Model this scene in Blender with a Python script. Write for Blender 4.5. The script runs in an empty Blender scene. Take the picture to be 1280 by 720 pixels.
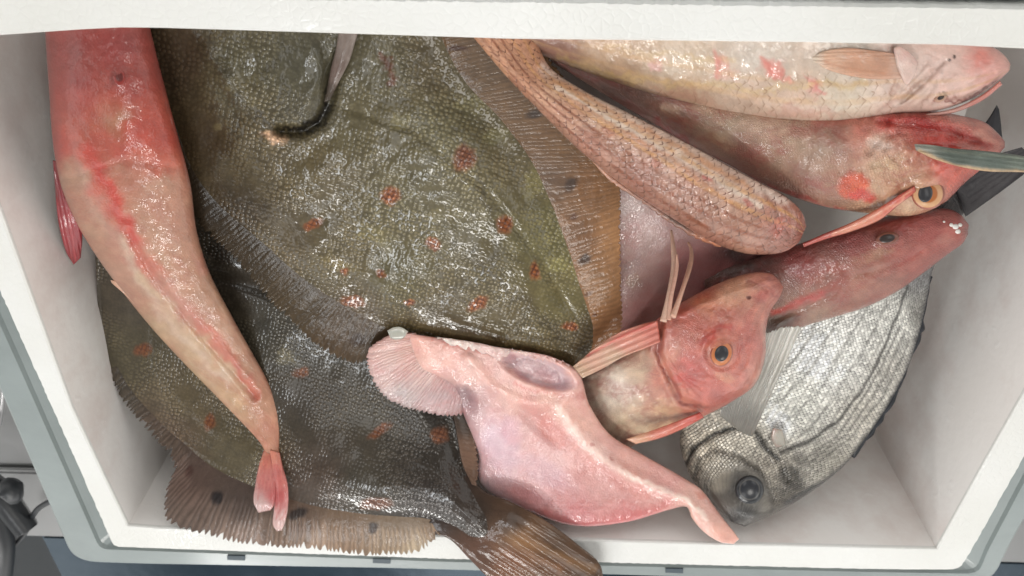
import bpy, math, random
import numpy as np
from mathutils import Matrix, Vector

SC = bpy.context.scene
COL = SC.collection
random.seed(7)

# ------------------------------------------------------------------ camera
F = 980.0
TH, YAW, ROLL = 0.6009, -0.0127, 0.0349
CAM = np.array([-0.0125, 0.2553, 0.3223])
def _rot():
    s, c = math.sin(TH), math.cos(TH)
    B = np.array([[1, 0, 0], [0, c, s], [0, -s, c]], float)
    Rz = lambda a: np.array([[math.cos(a), -math.sin(a), 0], [math.sin(a), math.cos(a), 0], [0, 0, 1]])
    return Rz(YAW) @ B @ Rz(ROLL)
ROT = _rot()
cam = bpy.data.cameras.new('camera')
cam.sensor_width = 36.0
cam.lens = 36.0 * F / 1280.0
cam.clip_start = 0.01
cam.clip_end = 50
camo = bpy.data.objects.new('camera', cam)
COL.objects.link(camo)
M = np.eye(4); M[:3, :3] = ROT; M[:3, 3] = CAM
cam.dof.use_dof = True; cam.dof.focus_distance = 0.40; cam.dof.aperture_fstop = 13.0
camo.matrix_world = Matrix(M.tolist())
SC.camera = camo

# ------------------------------------------------------------------ light
w = bpy.data.worlds.new("World"); SC.world = w; w.use_nodes = True
nt = w.node_tree
bg = nt.nodes['Background']
PANEL = 3.0
bg.inputs[1].default_value = 0.88
def wn(op, a, b=None, c=None):
    o = nt.nodes.new('ShaderNodeMath'); o.operation = op
    for q, x in enumerate((a, b, c)):
        if x is None: continue
        if isinstance(x, (int, float)): o.inputs[q].default_value = x
        else: nt.links.new(x, o.inputs[q])
    return o.outputs[0]
# unseen hall: dim roof, bright panels added for wet highlights, pale walls, grey floor
tc = nt.nodes.new('ShaderNodeTexCoord'); sx = nt.nodes.new('ShaderNodeSeparateXYZ')
nt.links.new(tc.outputs['Generated'], sx.inputs[0])
zc = wn('MAXIMUM', sx.outputs[2], 0.05)
ux = wn('DIVIDE', sx.outputs[0], zc); uy = wn('DIVIDE', sx.outputs[1], zc)
pa = wn('LESS_THAN', wn('FRACT', wn('MULTIPLY_ADD', ux, 1.1, 0.23)), 0.34)
pb_ = wn('LESS_THAN', wn('FRACT', wn('MULTIPLY_ADD', uy, 0.8, 0.41)), 0.55)
roof = wn('MULTIPLY_ADD', wn('MULTIPLY', pa, pb_), PANEL, 0.16)
wall = wn('MULTIPLY_ADD', wn('GREATER_THAN', sx.outputs[2], 0.0), 1.30, 0.50)
isroof = wn('GREATER_THAN', sx.outputs[2], 0.38)
lev = wn('ADD', wn('MULTIPLY', roof, isroof), wn('MULTIPLY', wall, wn('SUBTRACT', 1.0, isroof)))
cb_ = nt.nodes.new('ShaderNodeCombineColor')
nt.links.new(lev, cb_.inputs[0]); nt.links.new(wn('MULTIPLY', lev, 0.995), cb_.inputs[1]); nt.links.new(wn('MULTIPLY', lev, 0.97), cb_.inputs[2])
nt.links.new(cb_.outputs[0], bg.inputs[0])

def area(name, loc, target, sx_, sy_, power, color=(1, 1, 1), roll=0.0):
    l = bpy.data.lights.new(name, 'AREA'); l.shape = 'RECTANGLE'; l.size = sx_; l.size_y = sy_
    l.energy = power; l.color = color
    o = bpy.data.objects.new(name, l); COL.objects.link(o)
    d = Vector(target) - Vector(loc)
    o.rotation_euler = (d.to_track_quat('-Z', 'Y').to_matrix().to_4x4() @ Matrix.Rotation(roll, 4, 'Z')).to_euler()
    o.location = loc
    return o
area('unseen_lamp', (0.05, -1.15, 1.75), (0, 0, 0), 0.10, 0.9, 12.0, (1.0, 0.97, 0.92), 1.1)  # these unseen lamps are added for soft light and wet sparkle
area('unseen_lamp', (-0.55, -0.75, 1.75), (0, 0, 0), 0.10, 0.8, 6.0, (0.94, 0.97, 1.0), 0.4)
area('unseen_lamp', (-0.45, -1.45, 0.95), (0.05, 0, 0), 0.05, 0.7, 6.5, (1.0, 0.98, 0.95), 1.5)  # extra low lamp, added for glints on the fish at right
area('unseen_lamp', (0.75, 0.25, 1.7), (0, 0, 0), 0.4, 0.4, 5.0, (1.0, 0.96, 0.9))

SC.view_settings.view_transform = 'Standard'
try: SC.view_settings.look = 'None'
except Exception: pass
SC.view_settings.exposure = -0.06
SC.view_settings.gamma = 1.0
SC.render.resolution_x = 1024; SC.render.resolution_y = 576
SC.render.engine = 'CYCLES'
SC.cycles.max_bounces = 6
SC.cycles.use_denoising = True
SC.cycles.sample_clamp_indirect = 3.0

# ------------------------------------------------------------------ geometry helpers
def rays(px, py):
    px = np.asarray(px, float); py = np.asarray(py, float)
    d = np.stack([(px - 640) / F, -(py - 360) / F, -np.ones_like(px)], -1)
    d = d / np.linalg.norm(d, axis=-1, keepdims=True)
    return d @ ROT.T
def U(px, py, z):
    d = rays(px, py)
    t = (np.asarray(z, float) - CAM[2]) / d[..., 2]
    return CAM + d * t[..., None]

def srgb(c):
    c = np.asarray(c, float) / 255.0
    return np.where(c <= 0.04045, c / 12.92, ((c + 0.055) / 1.055) ** 2.4)

_rng = np.random.RandomState(3)
_G = _rng.rand(256, 256)
def vnoise(x, y):
    xi = np.floor(x).astype(int); yi = np.floor(y).astype(int)
    fx = x - xi; fy = y - yi
    fx = fx * fx * (3 - 2 * fx); fy = fy * fy * (3 - 2 * fy)
    g = lambda a, b: _G[a % 256, b % 256]
    return (g(xi, yi) * (1 - fx) + g(xi + 1, yi) * fx) * (1 - fy) + (g(xi, yi + 1) * (1 - fx) + g(xi + 1, yi + 1) * fx) * fy
def fbm(x, y, o=3):
    a = 0; amp = .5; t = 0
    for k in range(o):
        a = a + amp * vnoise(x * 2 ** k + 17.3 * k, y * 2 ** k + 9.1 * k); t += amp; amp *= .5
    return a / t - .5

def crom(P, n):
    """smooth resample of rows P (k, m) by catmull-rom, parameter proportional to length"""
    P = np.asarray(P, float); k = len(P)
    if k == 2:
        t = np.linspace(0, 1, n)[:, None]; return P[0] * (1 - t) + P[1] * t, np.linspace(0, 1, n)
    q = P[:, :2] + (P[:, 2:4] if P.shape[1] >= 4 else 0)
    L = np.r_[0, np.cumsum(np.maximum(np.linalg.norm(np.diff(q, axis=0), axis=1), 1e-6))]
    T = np.linspace(0, L[-1], n)
    i = np.clip(np.searchsorted(L, T, side='right') - 1, 0, k - 2)
    t = ((T - L[i]) / (L[i + 1] - L[i]))[:, None]
    # finite-difference tangents (non-uniform)
    m = np.zeros_like(P)
    for a in range(k):
        lo, hi = max(a - 1, 0), min(a + 1, k - 1)
        m[a] = (P[hi] - P[lo]) / (L[hi] - L[lo])
    h = (L[i + 1] - L[i])[:, None]
    r = (2 * t**3 - 3 * t**2 + 1) * P[i] + (t**3 - 2 * t**2 + t) * h * m[i] + (-2 * t**3 + 3 * t**2) * P[i + 1] + (t**3 - t**2) * h * m[i + 1]
    return r, T / L[-1]

def segdist(x, y, pts):
    """distance to polyline and parameter 0..1 along it"""
    best = np.full(x.shape, 1e9); par = np.zeros(x.shape)
    n = len(pts) - 1
    for k in range(n):
        ax, ay = pts[k][:2]; bx, by = pts[k + 1][:2]
        dx, dy = bx - ax, by - ay; L2 = dx * dx + dy * dy + 1e-9
        t = np.clip(((x - ax) * dx + (y - ay) * dy) / L2, 0, 1)
        d = np.hypot(x - ax - t * dx, y - ay - t * dy)
        w_ = d < best
        best = np.where(w_, d, best); par = np.where(w_, (k + t) / n, par)
    return best, par
def sstep(x): x = np.clip(x, 0, 1); return x * x * (3 - 2 * x)
def blobf(x, y, cx, cy, rx, ry, ang=0, soft=.5):
    a = math.radians(ang); c, s = math.cos(a), math.sin(a)
    u = ((x - cx) * c + (y - cy) * s) / rx; v = (-(x - cx) * s + (y - cy) * c) / ry
    d = np.hypot(u, v)
    return sstep((1 - d) / max(soft, 1e-3) )

PIG_SAT = 0.95
PIG_GAIN = 0.84
class Paint:
    """surface colour: colour anchors spread smoothly, then soft patches and strokes of pigment or painted shade"""
    def __init__(s, anchors, ops=(), warp=5, wscale=22, power=3.0, mottle=.08, gain=1.0, bare=(), jag=1.0):
        s.jag = jag
        s.gain = gain; s.bare = bare
        s.a = anchors; s.ops = ops; s.warp = warp; s.ws = wscale; s.p = power; s.mo = mottle
    def __call__(s, x, y, ss=None, vv=None):
        wx = x + s.warp * 2 * fbm(x / s.ws, y / s.ws) + s.jag * s.warp * 1.1 * fbm(x / 5.5 + 9, y / 5.5, 2)
        wy = y + s.warp * 2 * fbm(x / s.ws + 40, y / s.ws + 70) + s.jag * s.warp * 1.1 * fbm(x / 5.5 + 50, y / 5.5, 2)
        num = 0; den = 0
        for ax, ay, c in s.a:
            w_ = 1.0 / (((wx - ax)**2 + (wy - ay)**2) + 60.0) ** (s.p / 2)
            num = num + w_[..., None] * srgb(c); den = den + w_
        out = num / den[..., None]
        for op in s.ops:
            k = op[0]
            if k == 'b':     # blob x y rx ry ang colour strength soft
                _, cx, cy, rx, ry, an, c, st = op[:8]; so = op[8] if len(op) > 8 else .6
                m = blobf(wx, wy, cx, cy, rx, ry, an, so) * st
            elif k == 's':   # sharp-ish blob without warp
                _, cx, cy, rx, ry, an, c, st = op[:8]; so = op[8] if len(op) > 8 else .3
                m = blobf(x, y, cx, cy, rx, ry, an, so) * st
            elif k == 'l':   # stroke
                _, pts, wd, c, st = op[:5]
                d, t = segdist(wx, wy, pts)
                ww = wd if not isinstance(wd, (list, tuple)) else np.interp(t, np.linspace(0, 1, len(wd)), wd)
                m = sstep(1.0 - d / ww) * st
            elif k == 'r':   # lengthwise rows along the scale lines: n, colour, strength, v-range
                _, n_, c, st, v0, v1 = op
                ph = vv * n_ + .3 * fbm(ss * 7, vv * n_ * .3 + 3)
                m = sstep((np.cos(2 * np.pi * ph) - .1) / .9) * st * sstep((vv - v0) / .08) * sstep((v1 - vv) / .08) * (.5 + 1.0 * sstep((fbm(ss * 40, vv * 20) + .25) / .4))
                m = np.clip(m, 0, 1)
            elif k == 'c':   # orange spot with a dark scale net
                _, cx, cy, rx, ry, an, c, st = op[:8]
                m = blobf(wx * .5 + x * .5, wy * .5 + y * .5, cx, cy, rx * 1.6, ry * 1.6, an, .6) * .9
                out = out * (1 - m[..., None]) + srgb(c) * .85 * m[..., None]
                hx = (x - cx) / 5.2; hy = (y - cy) / 5.2
                g = np.abs(np.sin(hx * 2.6 + hy * 1.2 + 1)) * np.abs(np.sin(hy * 2.7 - hx * 1.1 + .4))
                m2 = blobf(wx * .5 + x * .5, wy * .5 + y * .5, cx, cy, rx * 1.25, ry * 1.25, an, .35)
                m = m2 * np.where(g < .35, .85, .15) * st; c = (70, 32, 18)
            out = out * (1 - m[..., None]) + srgb(c) * m[..., None]
        g_ = (out @ np.array([.3, .59, .11]))[..., None]
        out = (g_ + (out - g_) * PIG_SAT) * PIG_GAIN * s.gain
        n = fbm(x / 9.0, y / 9.0, 4)
        out = out * (1 + s.mo * 2 * n)[..., None]
        return np.clip(out, 0.002, .95)

def mesh_obj(name, verts, faces, mat, parent=None, col=None, uv=None, smooth=True, alpha=None):
    me = bpy.data.meshes.new(name)
    verts = np.asarray(verts, float)
    me.from_pydata(verts.tolist(), [], faces if isinstance(faces, list) else faces.tolist())
    if col is not None:
        ca = me.color_attributes.new('Col', 'FLOAT_COLOR', 'POINT')
        c4 = np.ones((len(verts), 4), np.float32); c4[:, :3] = col
        if alpha is not None: c4[:, 3] = alpha
        ca.data.foreach_set('color', c4.ravel())
    if uv is not None:
        ul = me.uv_layers.new(name='UVMap')
        idx = np.zeros(len(me.loops), np.int32); me.loops.foreach_get('vertex_index', idx)
        ul.data.foreach_set('uv', np.asarray(uv, np.float32)[idx].ravel())
    if smooth:
        me.polygons.foreach_set('use_smooth', np.ones(len(me.polygons), bool))
    me.update()
    if mat: me.materials.append(mat)
    o = bpy.data.objects.new(name, me); COL.objects.link(o)
    if parent: o.parent = parent
    return o

SURF = {}
def soft(y, ys, zs, r=45):
    return sum(np.interp(y + d, ys, zs) for d in np.linspace(-r, r, 9)) / 9
def slab(name, parent, ribs, z, th, paint, mat, step=1.6, prof=2.0, back=.4, ends=(.08, .08), relief=None, rays_n=0,
         ray_h=0, tip=0, tip_n=None, ray_dark=.25, uvm='fish', reg=None, ruffle=0, smoothv=.6, edge_px=None, edge_th=None, ray_pow=1.0, ray_fade=0.0, tuck=0):
    """a closed body swept across ribs (edge to edge), swelling towards the side that faces up"""
    P = [list(map(float, (a[0], a[1], b[0], b[1]))) for a, b in ribs]
    if isinstance(z, (list, tuple)): zz = list(z)
    else: zz = None
    if not isinstance(th, (list, tuple)): th = [th] * len(P)
    rows = [p + [th[i]] + ([zz[i]] if zz else [0]) for i, p in enumerate(P)]
    rows = np.array(rows)
    mid = (rows[:, :2] + rows[:, 2:4]) / 2
    # length by the longer of mid/edge tracks
    LL = max(np.linalg.norm(np.diff(rows[:, :2], axis=0), axis=1).sum(), np.linalg.norm(np.diff(rows[:, 2:4], axis=0), axis=1).sum())
    WW = np.linalg.norm(rows[:, 2:4] - rows[:, :2], axis=1).max()
    nu = int(max(12, min(520, LL / step))); nv = int(max(8, min(420, WW / step)))
    if rays_n: nu = max(nu, rays_n * 8)
    R, s = crom(rows, nu)
    t = np.linspace(0, 1, nv)
    v = (1 - smoothv) * t + smoothv * (1 - np.cos(np.pi * t)) / 2
    S, V = np.meshgrid(s, v, indexing='ij')
    Lp = R[:, None, 0:2]; Rp = R[:, None, 2:4]
    if tip:
        n_ = tip_n or rays_n
        sp = s * n_ + 2.2 * fbm(s * n_ * .3, s * 3 + 5) + 1.0 * fbm(s * n_ * .8 + 11, s * 3)
        saw = np.abs((sp % 1.0) - .5) * 2
        saw = (saw ** 1.4) * (0.45 + 1.0 * _G[(np.floor(sp + .5).astype(int)) % 256, 5]) + .5 + .9 * fbm(s * n_ * .12, s * 2 + 3)
        dirv = (R[:, 2:4] - R[:, 0:2]); dirv /= np.linalg.norm(dirv, axis=1, keepdims=True) + 1e-9
        Rp = (R[:, 2:4] - dirv * (tip * saw)[:, None])[:, None, :]
    XY = Lp + (Rp - Lp) * V[..., None]
    X, Y = XY[..., 0], XY[..., 1]
    if tuck:
        dv = R[:, 2:4] - R[:, 0:2]; dv = dv / (np.linalg.norm(dv, axis=1, keepdims=True) + 1e-9)
        XY = XY - dv[:, None, :] * (tuck * (1 - V))[..., None]; X, Y = XY[..., 0], XY[..., 1]
    if callable(z): Z = z(X, Y)
    elif zz: Z = np.repeat(R[:, 5:6], nv, 1)
    else: Z = np.full_like(X, z)
    base = U(X, Y, Z)
    if edge_px and prof < 0:   # plate that thins out to a feather edge
        wd = np.linalg.norm(R[:, 2:4] - R[:, 0:2], axis=1)[:, None]
        q = np.clip(np.minimum(V, 1 - V) * wd / edge_px, 0, 1); pr = .92 * sstep(q) + .08 * q
    elif edge_px:      # plate: rim rounding measured from the edge in picture-size units
        wd = np.linalg.norm(R[:, 2:4] - R[:, 0:2], axis=1)[:, None]
        d = np.minimum(V, 1 - V) * wd / edge_px
        q = np.clip(d, 0, 1); pr = (1 - (1 - q) ** prof) ** (1 / prof)
    else:
        pr = np.clip(1 - np.abs(2 * V - 1) ** prof, 0, 1) ** (1 / prof)
    e = np.ones_like(s)
    if ends[0] > 0: e = e * np.sqrt(np.clip(1 - (1 - np.clip(s / ends[0], 0, 1)) ** 2, 0, 1))
    if ends[1] > 0: e = e * np.sqrt(np.clip(1 - (1 - np.clip((1 - s) / ends[1], 0, 1)) ** 2, 0, 1))
    T = R[:, 4:5]
    H = np.maximum(T * pr * e[:, None], 0.0003)
    Hb = np.maximum(T * pr * e[:, None] * back, 0.0003)
    env = np.clip(pr * 1.6, 0, 1) * np.clip(e[:, None] * 1.5, 0, 1)
    if relief is not None: H = H + relief(X, Y) * env
    raym = 0
    if rays_n:
        ph = S * rays_n + 2.2 * fbm(S * rays_n * .3, S * 3 + 5) + 1.0 * fbm(S * rays_n * .8 + 11, S * 3) + .8 * fbm(S * rays_n * .5 + 30, V * 3.0)
        raym = (0.5 + 0.5 * np.cos(2 * np.pi * ph)) ** ray_pow
        raym = raym * (sstep((V - ray_fade) / .25) if ray_fade > 0 else 1)
        H = H + ray_h * raym * np.clip(V * 4, 0, 1)
    if ruffle: H = H + ruffle * (np.sin(S * 2 * np.pi * 5 + 1.5 * np.sin(S * 21)) + 1) * V ** 1.5
    H = H * np.clip(np.minimum(np.arange(nv), np.arange(nv)[::-1]) / 1.0, 0, 1)[None, :]
    D = rays(X, Y)
    top = base - D * H[..., None]
    C = paint(X, Y, S, V)
    AL = np.ones(X.shape)
    for b_ in paint.bare: AL = np.minimum(AL, 1 - blobf(X, Y, *b_))
    if rays_n:
        C = C * (1 - ray_dark * (1 - raym))[..., None]
    # underside: a coarse set of columns sharing the two side edges
    cols = np.linspace(0, nv - 1, 9).astype(int)[1:-1]
    bot = (base + D * Hb[..., None])[:, cols]
    nb = len(cols)
    verts = np.concatenate([top.reshape(-1, 3), bot.reshape(-1, 3)])
    colr = np.concatenate([C.reshape(-1, 3), C[:, cols].reshape(-1, 3)])
    widm = np.linalg.norm(base[:, 0] - base[:, -1], axis=1).max()
    ctr = base[:, nv // 2]; al = np.r_[0, np.cumsum(np.linalg.norm(np.diff(ctr, axis=0), axis=1))]
    if uvm == 'fish':
        UVt = np.stack([np.repeat(al[:, None], nv, 1), (V - .5) * widm], -1)
    else:
        UVt = np.stack([base[..., 0], base[..., 1]], -1)
    uv = np.concatenate([UVt.reshape(-1, 2), UVt[:, cols].reshape(-1, 2)])
    I = np.arange(nu * nv).reshape(nu, nv)
    f = [np.stack([I[:-1, :-1], I[:-1, 1:], I[1:, 1:], I[1:, :-1]], -1).reshape(-1, 4)]
    J = np.concatenate([I[:, :1], nu * nv + np.arange(nu * nb).reshape(nu, nb), I[:, -1:]], 1)
    f.append(np.stack([J[:-1, :-1], J[1:, :-1], J[1:, 1:], J[:-1, 1:]], -1).reshape(-1, 4))
    fl = np.concatenate(f)
    # orientation: the upper side must face the camera
    a, b, c = verts[fl[len(fl) // 4]][:3]
    k = (nu // 2) * (nv - 1) + (nv - 1) // 2
    a, b, c = verts[fl[k][:3]]
    if np.dot(np.cross(b - a, c - a), CAM - a) < 0: fl = fl[:, ::-1]
    faces = fl.tolist()
    for i in (0, nu - 1):
        faces.append(I[i, :].tolist() + J[i, 1:-1][::-1].tolist())
    o = mesh_obj(name, verts, faces, mat, parent, colr, uv, alpha=np.concatenate([AL.ravel(), AL[:, cols].ravel()]))
    SURF[reg or name] = (X, Y, top)
    return o

def surf(reg, x, y):
    X, Y, Tp = SURF[reg]
    k = np.argmin((X - x)**2 + (Y - y)**2)
    return Tp.reshape(-1, 3)[k]

def on_ray(px, py, depth_point, lift=0.0):
    """points on the lines of sight through px,py at the distance of depth_point"""
    d = rays(px, py)
    f = ROT @ np.array([0, 0, -1.0])
    t = np.dot(depth_point - CAM, f) / (d @ f)
    return CAM + d * (t - lift)[..., None]

def dome(name, parent, reg, cx, cy, rx, ry, ang, H, colf, mat, lift=0.0, flat=1.0, n=28, m=14, crater=0, uvs=1):
    """rounded lens sitting on the skin: eye, pupil, blob"""
    p0 = surf(reg, cx, cy)
    r = np.linspace(0, 1, m); a = np.linspace(0, 2 * np.pi, n, endpoint=False)
    Rr, A = np.meshgrid(r[1:], a, indexing='ij')
    an = math.radians(ang)
    u = np.r_[0, (Rr * np.cos(A)).ravel()]; v = np.r_[0, (Rr * np.sin(A)).ravel()]
    X = cx + u * rx * math.cos(an) - v * ry * math.sin(an); Y = cy + u * rx * math.sin(an) + v * ry * math.cos(an)
    rr = np.hypot(u, v)
    h = H * np.clip(1 - rr ** 2, 0, 1) ** (.5 * flat) + crater * np.exp(-((rr - .8) / .12) ** 2)
    P = on_ray(X, Y, p0, lift + h)
    rim = on_ray(X[-n:], Y[-n:], p0, np.full(n, -.006))
    verts = np.concatenate([P, rim])
    faces = [[0, 1 + (k + 1) % n, 1 + k] for k in range(n)]
    for j in range(m - 2):
        for k in range(n):
            a0 = 1 + j * n + k; a1 = 1 + j * n + (k + 1) % n
            faces.append([a0, a1, a1 + n, a0 + n])
    o1 = 1 + (m - 2) * n; o2 = len(P)
    for k in range(n): faces.append([o1 + k, o1 + (k + 1) % n, o2 + (k + 1) % n, o2 + k])
    faces.append([o2 + k for k in range(n)])
    C = colf(rr, np.arctan2(v, u)); C = np.concatenate([C, C[-n:]])
    o = mesh_obj(name, verts, faces, mat, parent, C, verts[:, :2] * uvs)
    me = o.data
    import bmesh
    bm = bmesh.new(); bm.from_mesh(me); bmesh.ops.recalc_face_normals(bm, faces=bm.faces); bm.to_mesh(me); bm.free()
    return o

def tube(name, parent, pts, rad, mat, col=(150, 140, 130), seg=10, n=60, px=True):
    """pts: (px,py,z) or world; rad in metres per point"""
    P = np.array(pts, float)
    W_ = U(P[:, 0], P[:, 1], P[:, 2]) if px else P
    rad = np.array(rad if isinstance(rad, (list, tuple)) else [rad] * len(P), float)
    R, s = crom(np.c_[W_, rad], n) if len(P) > 2 else (np.c_[W_, rad], None)
    C = R[:, :3]; r = R[:, 3]
    T = np.gradient(C, axis=0); T /= np.linalg.norm(T, axis=1, keepdims=True) + 1e-12
    up = np.array([0.1, .2, 1.0]); A = np.cross(T, up); A /= np.linalg.norm(A, axis=1, keepdims=True) + 1e-12; B = np.cross(T, A)
    a = np.linspace(0, 2 * np.pi, seg, endpoint=False)
    V = C[:, None] + r[:, None, None] * (A[:, None] * np.cos(a)[None, :, None] + B[:, None] * np.sin(a)[None, :, None])
    k = len(C); I = np.arange(k * seg).reshape(k, seg)
    f = np.stack([I[:-1], np.roll(I, -1, 1)[:-1], np.roll(I, -1, 1)[1:], I[1:]], -1).reshape(-1, 4).tolist()
    f.append(I[0][::-1].tolist()); f.append(I[-1].tolist())
    c = np.tile(srgb(col), (k * seg, 1))
    Vf = V.reshape(-1, 3)
    return mesh_obj(name, Vf, f, mat, parent, c, np.c_[np.repeat(np.arange(k) * .002, seg), np.tile(a * .001, k)])

def thing(name, label, cat, px, py, z, group=None):
    o = bpy.data.objects.new(name, None); COL.objects.link(o)
    o.empty_display_size = .01
    o['label'] = label; o['category'] = cat
    if group: o['group'] = group
    return o
def tag(o, label, cat, group=None, kind=None):
    o['label'] = label; o['category'] = cat
    if group: o['group'] = group
    if kind: o['kind'] = kind
    return o

# ------------------------------------------------------------------ materials
class NT:
    def __init__(s, name):
        s.m = bpy.data.materials.new(name); s.m.use_nodes = True; s.t = s.m.node_tree
        s.p = s.t.nodes['Principled BSDF']
    def n(s, typ, **kw):
        o = s.t.nodes.new('ShaderNode' + typ)
        for k, v_ in kw.items():
            if k.startswith('i_'):
                key = k[2:]
                key = int(key) if key.isdigit() else key
                o.inputs[key].default_value = v_
            else: setattr(o, k, v_)
        return o
    def l(s, a, b): s.t.links.new(a, b)
    def math(s, op, a, b=None, c=None):
        o = s.n('Math', operation=op)
        for i, x in enumerate((a, b, c)):
            if x is None: continue
            if isinstance(x, (int, float)): o.inputs[i].default_value = x
            else: s.l(x, o.inputs[i])
        return o.outputs[0]
def setin(p, **kw):
    for k, v_ in kw.items():
        k = k.replace('_', ' ')
        if k in p.inputs: p.inputs[k].default_value = v_

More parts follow.
